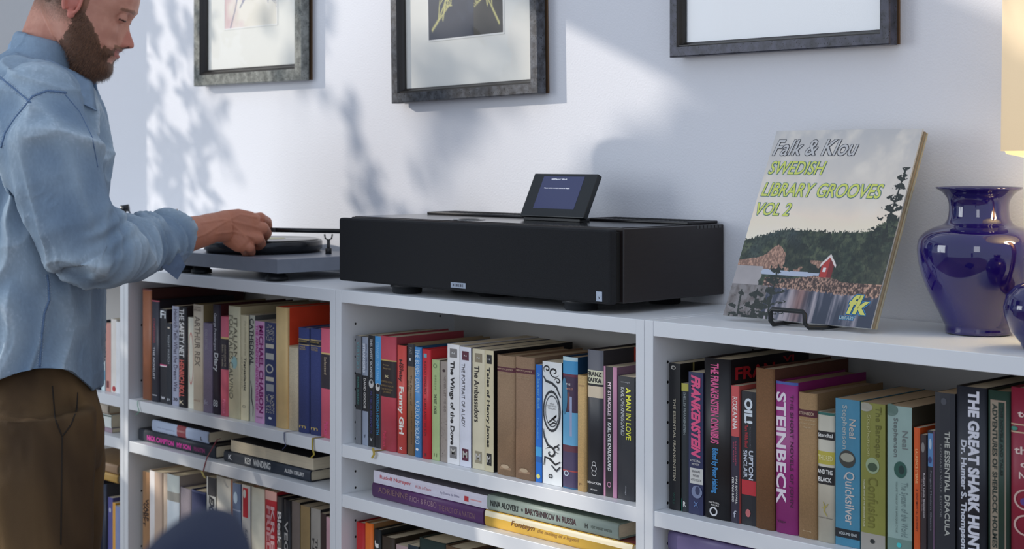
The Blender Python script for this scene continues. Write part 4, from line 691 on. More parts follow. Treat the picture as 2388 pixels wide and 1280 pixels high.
# ------------------------------------------------------------------ turntable
def turntable():
    x1 = tX(647, 1.90); x0 = x1-.43; y0 = 1.90-DW; O = Vector((x0, y0, TOPZ)); t = thing('turntable', 'grey record player on black feet under the hand', 'turntable', O)
    d = .272; h0, h1 = .0185, .0475
    MB().box(0, .43, 0, d, h0, h1, ch=.0012).build('plinth', mat('plinth_grey', (126, 131, 142), .35, 0, var=.05), t)
    for x, y in ((.045, .03), (.385, .03), (.045, .24), (.385, .24), (.2, .03)):
        if x == .2: x = tX(470, 1.93)-x0
        MB().lathe([(.016, 0), (.023, .001), (.023, .009), (.019, .010), (.019, .014), (.016, .0145), (.016, h0)], (x, y, .0003), 20).build('foot', mat('rubber_black', (24, 25, 27), .45), t)
    cx, cy = -2.93-x0, -.152-y0
    MB().lathe([(.10, h1), (.125, h1+.001), (.126, h1+.006), (.130, h1+.007), (.130, h1+.024), (.127, h1+.0265), (.02, h1+.0265)], (cx, cy, 0), 96).build('platter', mat('platter_black', (44, 46, 50), .25, .4), t)
    MB().lathe([(.0, 0), (.002, .003), (.003, .012), (.0025, .0145), (0, .015)], (cx, cy, h1+.031), 12).build('spindle', mat('steel', (190, 190, 190), .2, 1), t)
    # record: a thing of its own
    r = thing('vinyl_record', 'black vinyl record with pale glare lying on the turntable', 'record', O+Vector((cx, cy, h1+.0268)))
    g = [(.0035, .0022)]+[(.05+k*.0012, .0022+(.00025 if k % 2 else 0)) for k in range(58)]+[(.1225, .0012), (.1215, 0), (.0035, 0)]
    MB().lathe(g, (0, 0, 0), 96, cap=False).build('disc', mat('vinyl', (22, 22, 24), .22, coat=.3), r)
    MB().lathe([(.0036, .0024), (.049, .0024), (.049, .0026), (.0036, .0026)], (0, 0, 0), 48, cap=False).build('centre_label', mat('record_label', (196, 190, 150), .5), r)
    # tonearm
    ZT = 3.43
    def L(p): return Vector(p)-O
    arm = MB(); a = L(P(633, 536, ZT)); b = L(P(846, 540, 3.47)); arm.tube([a, b], .0052, 14).build('tonearm', mat('tonearm_black', (26, 26, 28), .3), t)
    hs = MB(); hs.box(-.022, .010, -.008, .008, -.004, .003, ch=.001); o = hs.build('headshell', mat('tonearm_black', (26, 26, 28), .3), t); o.location = a; o.rotation_euler = (0, 0, math.atan2(RGT.y, RGT.x))
    o2 = MB().box(-.020, -.006, -.005, .005, -.016, -.004, ch=.001).build('cartridge', mat('cartridge_yellow', (190, 196, 90), .4), t); o2.location = a; o2.rotation_euler = o.rotation_euler
    pv = L(P(838, 590, 3.47)); pv.z = h1
    MB().lathe([(.024, 0), (.024, .004), (.016, .006), (.016, .035), (.02, .04), (.02, .055), (.0, .056)], pv, 28).build('arm_pivot', mat('pivot_black', (30, 30, 34), .3), t)
    cw = L(P(880, 541, 3.475)); MB().tube([b, cw], .012, 20).build('counterweight', mat('weight_black', (24, 24, 26), .3), t)
    cl = L(P(766, 582, 3.44)); cl.z = h1; q = MB()
    top = L(P(766, 560, 3.44)); q.tube([cl, top], .0035, 10)
    q.tube([top+Vector((-.006, -.006, .013)), top+Vector((-.005, -.005, .004)), top, top+Vector((.005, .005, .004)), top+Vector((.006, .006, .013))], .0018, 8)
    q.lathe([(.007, 0), (.007, .012), (.004, .013)], cl, 16)
    q.build('arm_rest', mat('rest_black', (24, 24, 26), .35), t)
    MB().box(.33, .36, d, d+.006, .022, .04).build('socket', mat('socket', (20, 20, 20), .6), t)
turntable()
def antiskate():
    D = 1.965; O = pt(291, 500, D); O.z = TOPZ; t = thing('chrome_stand', 'small chrome post with black round weight behind the man\'s sleeve', 'stand', O)
    z1 = zz(288, 487, D)-TOPZ
    MB().lathe([(.022, 0), (.022, .004), (.004, .006), (.0038, z1)], (0, 0, .0003), 20).build('post', mat('chrome', (200, 200, 206), .12, 1), t)
    k = MB(); k.tube([Vector((0, 0, z1+.002))-RGT*.009-Vector((0, 0, .002)), Vector((0, 0, z1+.003))+RGT*.010], [.0085, .0085], 20); k.build('weight', mat('knob_black', (22, 26, 32), .25), t)
    MB().tube([Vector((0, 0, z1))+RGT*.008, Vector((0, 0, z1-.04))+RGT*.026], .0022, 8).build('stay', mat('stay_blue_grey', (70, 80, 96), .4), t)
    MB().ball(Vector((0, 0, z1-.041))+RGT*.036, (.011, .008, .007), 10).build('knob', mat('knob_black', (22, 26, 32), .25), t)
antiskate()
def post():
    D = 1.99; O = pt(409, 510, D); O.z = TOPZ; t = thing('wire_post', 'tiny slotted metal post between sleeve and wrist', 'post', O); z1 = zz(409, 487, D)-TOPZ; q = MB()
    q.tube([(-.003, -.003, 0), (-.003, -.003, z1), (.003, .003, z1), (.003, .003, 0)], .0011, 8); q.build('loop', mat('brass_wire', (150, 130, 110), .35, .8), t)
    MB().lathe([(.014, 0), (.014, .005), (.008, .006)], (0, 0, .0003), 20).build('base', mat('rubber_black', (24, 25, 27), .45), t)
post()
# ------------------------------------------------------------------ record sleeve on an easel
def sleeve():
    D0, D1 = 1.972, 2.112
    bl_, br_ = pt(1686, 733, D0), pt(2030, 768, D0); tl_ = pt(1814, 305, D1)
    zb = (bl_.z+br_.z)/2; w = br_.x-bl_.x; up = Vector((0, D1-D0, tl_.z-zb)); Ln = up.length; ang = math.atan2(D1-D0, tl_.z-zb)
    O = Vector((bl_.x, D0-DW, zb)); t = thing('record_sleeve', 'record sleeve with red cabin lake photo leaning on a black easel', 'record sleeve', O, (-ang, 0, 0))
    MB().box(0, w, .0004, .0035, 0, Ln, ch=.0004).build('sleeve', mat('sleeve_card', (196, 196, 194), .4), t)
    MB().box(.002, w+.003, .0037, .0068, .001, Ln-.003, ch=.0004).build('inner_sleeve', mat('sleeve_edge', (150, 132, 104), .6), t)
    MB().box(.001, w+.005, .0070, .0098, .002, Ln-.004, ch=.0004).build('back_sleeve', mat('sleeve_edge2', (176, 166, 140), .6), t)
    r = random.Random(5)
    pines = [(.9+r.uniform(-.02, .02), 0) for _ in range(1)]
    def art(u, v):
        uv = np.stack([u, v], 1); n = fbm(uv*[9, 9], 4, 1); n2 = fbm(uv*[40, 40], 3, 2); n3 = fbm(uv*[150, 110], 3, 8)
        c = mix(col(150, 153, 162), col(206, 196, 186), v*1.5+.25*(n-.5)); c = mix(c, col(186, 184, 184), (n-.5)*2*(v < .6))
        c = mix(c, col(206, 186, 170), np.clip(1-np.abs(v-.5)/.1, 0, 1)*.5)
        c = c*np.array([[1.20, 1.16, 1.08]])+12
        hill = .565-.05*np.clip((u-.15)/.5, 0, 1)-.02*np.sin(u*7)+(n3-.5)*.035+.03*np.clip((.25-u)/.2, 0, 1)
        hill = hill-.035*np.clip((u-.85)/.1, 0, 1)*(1+n2)
        wood = mix(col(40, 52, 40), col(84, 92, 66), (n2-.35)*2.2); wood = mix(wood, col(70, 84, 96), (n-.45)*1.2*(u < .4)); wood = mix(wood, col(24, 30, 26), (.5-n3)*2.5)
        inn = (v > hill); c = np.where(inn[:, None], wood, c)
        rock = (v > .70+.06*(.2-u)*(u < .4)-.07*np.exp(-((u-.25)/.07)**2)-.02*n) & (u < .62) & (v < .775)
        c = np.where(rock[:, None], mix(col(130, 98, 82), col(196, 152, 128), (n3-.4)*3), c)
        trees2 = inn & (v < .79) & (fbm(uv*[14, 20], 3, 12) > .5) & (u > .24); c = np.where(trees2[:, None], wood*.8, c)
        w1 = (v > .745+.01*n) & (v < .775) & (u > .13) & (u < .58); c = np.where(w1[:, None], col(176, 184, 200), c)
        left = (v > .735) & (u < .16+.05*n2); c = np.where(left[:, None], mix(col(176, 168, 166), col(146, 140, 140), n), c)
        shore = (v > .79-.05*np.clip((u-.4)/.3, 0, 1)*np.clip((.75-u)/.2, 0, 1)) & (v < .845+.025*np.clip(u-.3, 0, 1)); c = np.where((shore & (u > .22))[:, None], mix(col(64, 48, 42), col(186, 146, 124), (n3-.44)*4), c)
        wat = v > .835+.03*np.clip(u-.3, 0, 1)+(n3-.5)*.02; st = fbm(np.stack([u*30, v*4], 1), 3, 4)
        wc = mix(col(52, 58, 74), col(170, 160, 164), (st-.48)*4); wc = mix(wc, col(130, 84, 74), np.exp(-((u-.5)/.05)**2)*.7*(n+.3)); c = np.where((wat & (u > .12))[:, None], wc, c)
        c = np.where(((v > .83) & (u <= .26))[:, None], mix(col(130, 124, 122), col(90, 80, 76), (n2-.4)*2), c)
        # cabin
        hx, hy = (u-.625)/.05, (v-.72)/.06; body = (np.abs(hx) < .8) & (hy > -.3) & (hy < .85); roof = (hy > -1+np.abs(hx)*.8) & (hy <= -.2) & (np.abs(hx) < 1)
        c = np.where((body | roof)[:, None], mix(col(176, 52, 44), col(120, 36, 34), (hx > .1)*1.0), c)
        edge = (np.abs(hy+1-np.abs(hx)*.85) < .14) & (np.abs(hx) < 1.05); c = np.where(edge[:, None], col(226, 214, 206), c)
        win = (np.abs(hx+.35) < .22) & (hy > .05) & (hy < .4); c = np.where(win[:, None], col(226, 222, 220), c)
        # pines in front
        for (bx, by, top, wd, sd) in ((.93, .56, .2, .1, 3), (.3, 1.0, .72, .13, 6), (.09, 1.0, .86, .1, 8), (.20, 1.0, .85, .12, 9)):
            tt = np.clip((v-top)/(by-top), 0, 1); lean = bx+.03*(1-tt) if sd == 3 else bx+.02*(tt-.5)
            prof_ = wd*(.25+.75*tt)*(.55+.45*np.sin(v*120+sd)); blob = fbm(uv*[34, 40], 3, sd)
            m = (v > top) & (v < by+.02) & (np.abs(u-lean) < prof_*1.1) & (blob > .47); m |= (v > top) & (v < by+.03) & (np.abs(u-lean) < .006)
            c = np.where(m[:, None], mix(col(22, 28, 24), col(44, 50, 38), n3), c)
        return np.clip(c*1.04+2, 0, 255)
    grid_print('cover_print', art, w, Ln, 300, 330, lambda x, z: (x, 0, z), t, rough=.28, coat=.4)
    def T_(s, u0, u1, v0, v1, c, bold, sh, name, off=.0006, out=None):
        def fn(a, b, o=off): return (w*(u0+a*(u1-u0)), -o, Ln*(1-(v1-b*(v1-v0))))
        if out:
            q = MB(); g = glyphs(s, bold, sh); g2 = glyphs(s, bold+.03, sh)
            du, dv = out, out*w/Ln
            for sx in (-1, 0, 1):
                for sy in (-1, 0, 1):
                    text_on(q, s, lambda a, b: (fn(a, b)[0]+sx*du*w, -off*.5, fn(a, b)[2]+sy*dv*Ln), bold, sh)
            q.build(name+'_outline', out_m, t)
        q = MB(); text_on(q, s, fn, bold, sh); q.build(name, mat('sleeve_ink', c, .35), t)
    out_m = mat('outline_dark', (96, 96, 100), .4)
    T_('Falk & Klou', .02, .61, .052, .14, (206, 204, 202), .01, .25, 'artist_lettering', out=.0035)
    out_m = mat('outline_blue', (120, 166, 180), .4); yl = (222, 228, 112)
    T_('SWEDISH', .027, .425, .17, .243, yl, .015, .22, 'title_lettering', out=.003)
    T_('LIBRARY GROOVES', .022, .85, .288, .363, yl, .015, .22, 'title_lettering', out=.003)
    T_('VOL 2', .02, .265, .397, .466, yl, .015, .22, 'title_lettering', out=.003)
    out_m = mat('outline_sky', (70, 140, 190), .4)
    T_('fk', .825, .955, .845, .94, (216, 214, 110), .03, .2, 'logo_lettering', out=.006)
    T_('LIBRARY', .79, .885, .952, .968, (170, 196, 200), .02, 0, 'logo_lettering', out=.003)
    # easel
    mt = mat('easel_black', (20, 24, 26), .35); e0 = Vector((tX(1832, D0), D0-DW, TOPZ+.0042)); t2 = thing('easel', 'small black wire easel holding the record sleeve', 'easel', e0)
    xa, xb = tX(1797, D0-.03)-e0.x, tX(1877, D0-.03)-e0.x; q = MB()
    hz = .0235
    q.tube([(xa, .10, 0), (xa, -.005, 0), (xa, -.024, 0), (xa, -.030, .006), (xa, -.030, hz-.004), (xa+.004, -.030, hz), (xb-.004, -.030, hz), (xb, -.030, hz-.004), (xb, -.030, .006), (xb+.003, -.024, 0), (xb+.018, -.01, 0), (xb+.018, .10, 0)], .0036, 10)
    q.build('wire_foot', mt, t2)
    MB().tube([(xa, .10, 0), ((xa+xb)/2, .128, .14), (xb+.018, .10, 0)], .003, 8).build('back_leg', mt, t2)
sleeve()
# ------------------------------------------------------------------ vases
m_vase = mat('cobalt_glaze', (26, 14, 86), .07, coat=.6, spec=.7)
def vase():
    D = 2.095; c = pt(2283, 777, D); s = zd(2283, D)/F; c.z = TOPZ+.0003; base = 781
    prof = [(0, 781), (76, 781), (79, 777), (78, 763), (82, 757), (92, 735), (110, 700), (128, 660), (139, 620), (143.5, 585), (140, 560), (126, 543), (104, 531), (84, 525), (76, 519), (71, 508), (69, 490), (69, 475), (73, 461), (84, 448), (98, 440), (100, 437), (99, 434), (92, 437), (76, 452), (66, 468), (64, 490), (66, 510), (100, 545), (132, 580), (126, 640), (90, 720), (60, 765), (0, 766)]
    # smooth profile
    p = []
    for i in range(len(prof)-1):
        for k in range(3): a = k/3; p.append((prof[i][0]*(1-a)+prof[i+1][0]*a, prof[i][1]*(1-a)+prof[i+1][1]*a))
    q = [p[0]]+[((p[i-1][0]+p[i][0]*2+p[i+1][0])/4, (p[i-1][1]+p[i][1]*2+p[i+1][1])/4) for i in range(1, len(p)-1)]+[p[-1]]
    t = MB().lathe([(max(r, .01)*s*.985, (base-y)*s*.985) for r, y in q], (0, 0, 0), 96, cap=False).build('vase', m_vase); t.location = c
    tag(t, 'large cobalt blue glazed vase with flared neck by the wall', 'vase')
    D = 1.985; x0 = 2345; s = zd(2420, D)/F; c = pt(2436, 800, D); c.z = TOPZ+.0003
    pr2 = [(0, 0), (48, 0), (50, 4), (54, 14), (76, 40), (90, 78), (93, 100), (86, 128), (66, 150), (40, 160), (30, 166), (28, 180), (34, 192), (31, 193), (25, 182), (26, 168), (60, 146), (80, 120), (84, 96), (70, 50), (44, 14), (0, 12)]
    p = []
    for i in range(len(pr2)-1):
        for k in range(3): a = k/3; p.append((pr2[i][0]*(1-a)+pr2[i+1][0]*a, pr2[i][1]*(1-a)+pr2[i+1][1]*a))
    t = MB().lathe([(max(r, .01)*s, y*s*.97) for r, y in p], (0, 0, 0), 72, cap=False).build('vase', m_vase); t.location = c
    tag(t, 'smaller round blue vase cut off by the right picture edge', 'vase')
vase()
# ------------------------------------------------------------------ lamp
def lamp():
    D = 2.065; xc = 2522; c = pt(xc, 800, D); Z = zd(xc, D); s = Z/F; R = 180*s; t = thing('table_lamp', 'cream drum shaded lamp, lit, at the top right edge', 'lamp', Vector((c.x, c.y, TOPZ)))
    zb = CZ-(352-HZ)*s-TOPZ
    m_sh = mat('lamp_fabric', (226, 204, 170), .9, bump=.2, bscale=500, emit=(255, 214, 165), es=.36)
    MB().lathe([(R, 0), (R*.97, .30), (R*.96, .30), (R*.985, .002), (R, 0)], (0, 0, zb), 64, cap=False).build('lamp_shade', m_sh, t)
    MB().lathe([(R*.97, .004), (R*.93, -.004), (R*.7, -.009), (0.001, -.011)], (0, 0, zb), 64, cap=False).build('diffuser', mat('lamp_diffuser', (255, 236, 190), .8, emit=(255, 222, 150), es=1.0), t)
    MB().lathe([(.0, .0), (.044, .0), (.044, .012), (.02, .02), (.012, .04), (.012, zb-.01)], (0, 0, .0003), 40).build('lamp_base', mat('lamp_brass', (150, 120, 70), .3, 1), t)
    l = bpy.data.lights.new('lamp_bulb', 'POINT'); l.energy = 1.2; l.color = (1, .78, .5); l.shadow_soft_size = .03; o = bpy.data.objects.new('lamp_bulb', l); C.objects.link(o); o.parent = t; o.location = (0, 0, zb-.05)
lamp()
# ------------------------------------------------------------------ padded chair in the foreground
def chair():
    Z = .78; top = P(450, 1222, Z); s = Z/F; t = thing('dining_chair', 'out of focus navy padded chair top in the foreground', 'chair', (top.x, top.y, 0), (0, 0, math.atan2(FWD.y, FWD.x)))
    # local x = away from the camera (the backrest runs this way, seen edge on)
    m_n = mat('navy_velvet', (14, 30, 60), .9); zt = top.z; r = 165*s
    bk = MB(); n = 24; prof = []
    R_ = 136*s; pr = [(.30, R_*1.06), (.2, R_*1.12), (.1, R_*1.1), (.06, R_*1.04)]+[(R_*(1-math.cos(a_)), R_*math.sin(a_)) for a_ in np.linspace(math.pi/2, .04, 14)]
    bk.loft([((0, 0, zt-dz_), .07*min(1, .3+w_/R_), w_, (1, 0, 0)) for dz_, w_ in pr], 40)
    bk.build('backrest', m_n, t)
    MB().box(-.21, .21, -.02, .42, .40, .47, ch=.02).build('seat', m_n, t)
    for x in (-.18, .18):
        for y in (.0, .38): MB().tube([(x, y, 0), (x*.95, y, .41)], [.012, .018], 12).build('leg', mat('oak_leg', (150, 116, 80), .5, var=.1), t)
chair()
# ------------------------------------------------------------------ man
def man():
    Z0 = 3.05; foot = P(90, 640, Z0); O = Vector((foot.x, foot.y, 0)); root = thing('person', 'bearded man in blue denim shirt and brown trousers reaching to the turntable', 'person', O)
    px = Z0/F
    # ---- head in local frame: x forward, y to his left (away from camera), z up, eye level 0
    pitch = math.radians(20); EY = P(296, 46, 3.08)
    fx = (RGT*.99+FWD*.10).normalized(); up = Vector((0, 0, 1)); fy = up.cross(fx).normalized()
    f2 = (fx*math.cos(pitch)-up*math.sin(pitch)).normalized(); u2 = (up*math.cos(pitch)+fx*math.sin(pitch)).normalized()
    HO = EY-f2*.088+fy*.031
    MH = Matrix((f2, fy, u2)).transposed()
    def HL(x, y, z): return HO+MH @ Vector((x, y, z))
    zt = np.array([-.125, -.118, -.110, -.103, -.094, -.086, -.080, -.0745, -.070, -.066, -.0625, -.058, -.052, -.046, -.038, -.028, -.018, -.008, .002, .012, .02, .03, .045, .06, .075, .088, .100, .108, .113])
    fr = np.array([.040, .066, .082, .0905, .0925, .0885, .0865, .0915, .0925, .0885, .0935, .0925, .0885, .0865, .085, .084, .082, .082, .087, .0935, .0965, .096, .0935, .090, .083, .070, .050, .030, .004])
    bk = np.array([.0, .01, .015, .01, .0, -.015, -.03, -.04, -.046, -.05, -.054, -.058, -.064, -.069, -.075, -.082, -.088, -.093, -.097, -.10, -.102, -.103, -.102, -.099, -.091, -.078, -.057, -.036, -.004])
    hw = np.array([.012, .024, .034, .041, .047, .051, .054, .0565, .0585, .060, .0615, .063, .065, .0665, .068, .0695, .071, .072, .073, .0735, .074, .0745, .074, .0715, .066, .057, .042, .026, .003])
    zs = np.linspace(-.125, .113, 110); fr = np.interp(zs, zt, fr); bk = np.interp(zs, zt, bk); hw = np.interp(zs, zt, hw)
    for a in (bk, hw):
        k = np.ones(7)/7; a[:] = np.convolve(np.pad(a, 3, 'edge'), k, 'valid')
    k = np.ones(3)/3; fr[:] = np.convolve(np.pad(fr, 1, 'edge'), k, 'valid')
    head = MB(); n = 120; vs = []; fs = []
    nz = np.array([-.062, -.057, -.053, -.049, -.044, -.038, -.030, -.02, -.01, .0, .01, .02]); nv = np.array([0, .002, .012, .0225, .0265, .0250, .0195, .0140, .0095, .0060, .003, .0])
    for j, z in enumerate(zs):
        m = (fr[j]+bk[j])*.5*.3; cx = bk[j]*.4+fr[j]*.25-.0; cx = .0+(fr[j]+bk[j])*.42
        af, ab = fr[j]-cx, cx-bk[j]
        for i in range(n):
            g = 2*math.pi*i/n; c, s = math.cos(g), math.sin(g); ex = .82
            x = cx+(af if c > 0 else ab)*math.copysign(abs(c)**(ex if c > 0 else 1), c); y = hw[j]*math.copysign(abs(s)**.9, s)
            if c > 0:
                N = np.interp(z, nz, nv)*1.08; sy = .0065+.0068*max(0, min(1, (.0-z)/.045)); x += N*math.exp(-(abs(y)/sy)**2.4*.8)
                x += .0045*math.exp(-((abs(y)-.0135)/.0055)**2-((z+.047)/.006)**2)       # nostril wings
                x -= .011*math.exp(-((abs(y)-.030)/.013)**2-((z-.002)/.011)**2)              # sockets
                x += .004*math.exp(-((abs(y)-.030)/.018)**2-((z-.0175)/.006)**2)             # brow ridge
                x += .004*math.exp(-((abs(y)-.042)/.015)**2-((z+.03)/.015)**2)               # cheek bone
                x -= .0042*math.exp(-(y/.026)**2-((z+.0655)/.0018)**2)                        # mouth line
                x += .0034*math.exp(-(y/.020)**2-((z+.0715)/.004)**2)+.0030*math.exp(-(y/.019)**2-((z+.061)/.003)**2)
            vs.append(HL(x, y, z if z > -.066 else -.066+(z+.066)*1.34))
    for j in range(len(zs)-1):
        for i in range(n): k = (i+1) % n; fs.append((j*n+i, j*n+k, (j+1)*n+k, (j+1)*n+i))
    fs.append(tuple(range(n-1, -1, -1))); fs.append(tuple((len(zs)-1)*n+i for i in range(n)))
    sk = MB(); sk.add(vs, fs, 0, True)
    for sy in (-1, 1):      # closed lids
        sk.ball(HL(.0765, sy*.0305, .0005), .0118, 14)
        lid = [HL(.0765+.0124*math.cos(a)*math.cos(.45), sy*(.0305)+.0124*math.sin(a), .0005-.0124*.42*math.cos(a*.8)) for a in np.linspace(-1.15, 1.15, 9)]
        sk.tube(lid, .0011, 8)
        # ear: helix, bowl and lobe
        e = lambda a, b, o: HL(-.012+a-.25*b*0, sy*(.0735+o), .0-.002+b)
        sk.ball(e(0, 0, .002), (.013, .006, .024), 10, M=MH.to_3x3())
        hel = [e(.016*math.cos(g)-.003*math.sin(g), .030*math.sin(g)+.002, .011+.004*math.cos(g+2.4)) for g in np.linspace(-.9, 4.1, 22)]
        sk.tube(hel, .0036, 10); ah = [e(.009*math.cos(g)-.002, .019*math.sin(g), .009) for g in np.linspace(.6, 4.6, 14)]; sk.tube(ah, .003, 8)
        sk.ball(e(.006, -.026, .007), (.008, .0045, .009), 10, M=MH.to_3x3()); sk.ball(e(.013, -.006, .006), (.003, .004, .006), 8, M=MH.to_3x3())
    # neck, trunk core
    ZN = 3.13
    sk.loft([(P(160, -10, ZN), .050, .058), (P(135, 60, ZN), .053, .060), (P(118, 110, ZN), .056, .062), (P(104, 160, ZN), .062, .066), (P(92, 210, ZN), .08, .075), (P(85, 300, ZN), .14, .09), (P(82, 420, ZN), .15, .10), (P(84, 700, ZN), .105, .09), (P(86, 960, ZN), .09, .09)], 36)
    # right arm
    SH, EL = P(92, 262, 2.98), P(232, 590, 2.99)
    WR = P(500, 530, 3.315)
    sk.loft([(P(90, 330, 3.12), .05, .05), (SH, .055, .055), (SH.lerp(EL, .5), .047, .047), (EL, .040, .042)], 24)
    hz_ = lambda t_: EL.lerp(WR, t_)
    sk.loft([(EL, .040, .040), (EL.lerp(WR, .25), .040, .039), (EL.lerp(WR, .5), .037, .037), (P(430, 548, 3.24), .034, .0375), (P(468, 540, 3.28), .029, .0335), (P(500, 530, 3.315), .026, .0310), (P(530, 528, 3.335), .024, .0325)], 28)
    # hand: back faces the camera, fingers fold away from it
    sk.loft([(P(492, 530, 3.31), .022, .029), (P(520, 528, 3.335), .021, .034), (P(548, 530, 3.35), .021, .040), (P(575, 536, 3.362), .020, .0405), (P(592, 541, 3.372), .018, .037)], 28)
    kn = [(606, 509, 3.39, .0128), (613, 532, 3.372, .0132), (602, 556, 3.358, .0125), (582, 577, 3.348, .0112)]
    for (x, y, z, r) in kn:
        c = P(x, y, z); bse = P(520, 515+(y-509)*.42, 3.335); sk.tube([bse, bse.lerp(c, .5), c], [.012, r*.93, r], 14); sk.ball(c, r*1.02, 10)
        bs2 = P(535, 512+(y-509)*.5, 3.322); 
    def finger(pts, rs):
        w = [P(*p) for p in pts]; q = []
        rr = []
        for i in range(len(w)-1):
            for k in range(4): a = k/4; q.append(w[i].lerp(w[i+1], a)); rr.append(rs[i]*(1-a)+rs[i+1]*a)
        q.append(w[-1]); rr.append(rs[-1]); sk.tube(q, rr, 14)
        for p, r in zip(w, rs): sk.ball(p, r, 8)
    finger([(606, 509, 3.39), (622, 517, 3.428), (626, 536, 3.44), (619, 548, 3.437)], [.0125, .0112, .0098, .0080])
    finger([(613, 532, 3.372), (622, 544, 3.405), (613, 557, 3.425), (602, 556, 3.43)], [.0130, .0114, .0100, .0082])
    finger([(602, 556, 3.358), (609, 568, 3.388), (599, 577, 3.405), (589, 572, 3.41)], [.0122, .0108, .0094, .0078])
    finger([(582, 577, 3.348), (586, 588, 3.372), (576, 593, 3.385), (568, 587, 3.39)], [.0110, .0096, .0084, .0070])
    finger([(530, 545, 3.362), (565, 548, 3.41), (598, 545, 3.432), (622, 541, 3.44)], [.014, .0125, .0108, .0088])
    sk.loft([(P(545, 548, 3.345), .016, .03), (P(565, 572, 3.345), .014, .02), (P(574, 580, 3.348), .010, .012)], 16)
    # left arm and hand, hanging behind the body
    SL, EL2, WL = P(105, 270, 3.36), P(190, 560, 3.40), P(330, 640, 3.30)
    WL = P(175, 800, 3.36)
    sk.loft([(P(90, 330, 3.2), .05, .05), (SL, .055, .055), (SL.lerp(EL2, .5), .046, .046), (EL2, .038, .04), (EL2.lerp(WL, .5), .036, .036), (WL, .024, .030)], 24)
    hb = WL+Vector((0, 0, -.07)); sk.loft([(WL, .022, .028), (WL.lerp(hb, .5), .018, .036), (hb, .014, .038)], 20)
    for k in range(4):
        b0 = hb+RGT*(-.027+k*.018); sk.tube([b0, b0+Vector((0, 0, -.035))+RGT*.002, b0+Vector((0, 0, -.066+abs(k-1.4)*.007))-FWD*.012], [.009, .0085, .0065], 10)
    sk.tube([WL+RGT*.02, hb+RGT*.045+Vector((0, 0, .02)), hb+RGT*.046+Vector((0, 0, -.015))], [.012, .0105, .008], 10)
    # legs core
    for zz_, xo in ((3.03, 0), (3.25, 14)):
        sk.loft([(P(95+xo, 930, 3.14), .08, .07), (P(100+xo, 1050, zz_), .065, .075), (P(110+xo, 1400, zz_), .052, .055), (P(105+xo, 1700, zz_), .045, .048), (P(95+xo, 1850, zz_), .035, .038), (P(98+xo, 1925, zz_), .034, .04)], 20)
    me = remesh(sk, .0021, smooth=2)
    V = getv(me).astype(float); Nn = getn(me).astype(float)
    # knuckle/vein relief on the hand
    Ri, Fi = np.array(RGT), np.array(FWD); rel = V-np.array(CAM); dz = rel @ Fi; X2 = CX+F*(rel @ Ri)/dz; Y2 = HZ-F*rel[:, 2]/dz
    hand = np.clip((X2-425)/40, 0, 1)*(V[:, 2] > TOPZ-.01)
    vein = 0
    for pts_ in (((470, 520), (520, 512), (560, 520), (600, 530)), ((505, 545), (545, 540), (590, 553)), ((540, 522), (565, 545), (585, 568)), ((440, 560), (480, 545), (520, 520), (560, 500), (598, 507))):
        for a, b in zip(pts_[:-1], pts_[1:]):
            dx, dy = b[0]-a[0], b[1]-a[1]; t_ = np.clip(((X2-a[0])*dx+(Y2-a[1])*dy)/(dx*dx+dy*dy), 0, 1); d_ = np.hypot(X2-a[0]-t_*dx, Y2-a[1]-t_*dy); vein = np.maximum(vein, np.exp(-(d_/2.6)**2))
    front = (Nn @ Fi < -.1)
    V += Nn*(vein*hand*front*.0013)[:, None]; V += Nn*((fbm(V*90, 2, 5)-.5)*.0010*hand)[:, None]
    setv(me, V)
    loc = (V-np.array(HO)) @ np.array(MH); lx, ly, lz = loc[:, 0], loc[:, 1], loc[:, 2]
    inhead = (np.abs(ly) < .10) & (lx > -.13) & (lx < .14) & (lz > -.20)
    nfine = fbm(V*900, 2, 3); nmed = fbm(V*60, 3, 4)
    skin = mix(col(182, 120, 100), col(214, 158, 136), nmed+.1); skin = mix(skin, col(184, 112, 82), ((hand > .3)*1.0)*(.35+.5*nmed))
    ear = inhead & (np.abs(ly) > .0755) & (lx > -.05) & (lx < .02) & (lz > -.04) & (lz < .04); skin = np.where(ear[:, None], skin*.4+col(206, 116, 104)*.6, skin)
    nose = inhead & (lx > .092) & (lz < -.02) & (lz > -.055); skin = np.where(nose[:, None], skin*.6+col(196, 108, 92)*.4, skin)
    lip = inhead & (lx > .083) & (np.abs(ly) < .024) & (lz > -.0755) & (lz < -.0605); skin = np.where(lip[:, None], skin*.3+col(160, 80, 72)*.7, skin)
    bn = (fbm(V*140, 3, 6)-.5)*.02
    line = -.012-.052*np.clip((lx-.012)/.05, 0, 1)**1.3            # upper beard border from sideburn to mouth corner
    beard = inhead & (lz < line+bn*.7) & (lx > -.004-.35*np.clip(-.05-lz, 0, .1)+bn) & (lz > -.165+.5*np.clip(.06-lx, 0, .1)) & ~lip & ~((lx > .076) & (lz < -.0755) & (lz > -.090) & (np.abs(ly) < .030) & (np.abs(ly) > .006)) & ~ear
    mous = inhead & (lx > .07) & (np.abs(ly) < .033) & (lz < -.0535) & (lz > -.0630); beard = beard | (mous & ~lip)
    side = inhead & (np.abs(lx+(.0-.006)) < .011) & (lz > -.03) & (lz < .03) & (np.abs(ly) > .05) & ~ear; beard |= side
    soft = np.clip((line+.012-lz)/.02, 0, 1)
    skin = np.where(beard[:, None], mix(col(150, 104, 80), col(84, 58, 42), np.clip(soft*(.45+.5*nfine), 0, 1)), skin)
    hair = inhead & (~ear) & (((lx < -.0+bn) & (lz > -.052+.3*np.clip(lx+.03, -.1, .1)+bn)) | (lz > .052-.0*lx+.55*np.clip(.0-lx, -.1, .05)+.75*np.clip(lx, 0, .1)+bn) | ((lx < .022) & (lz > .012+bn)))
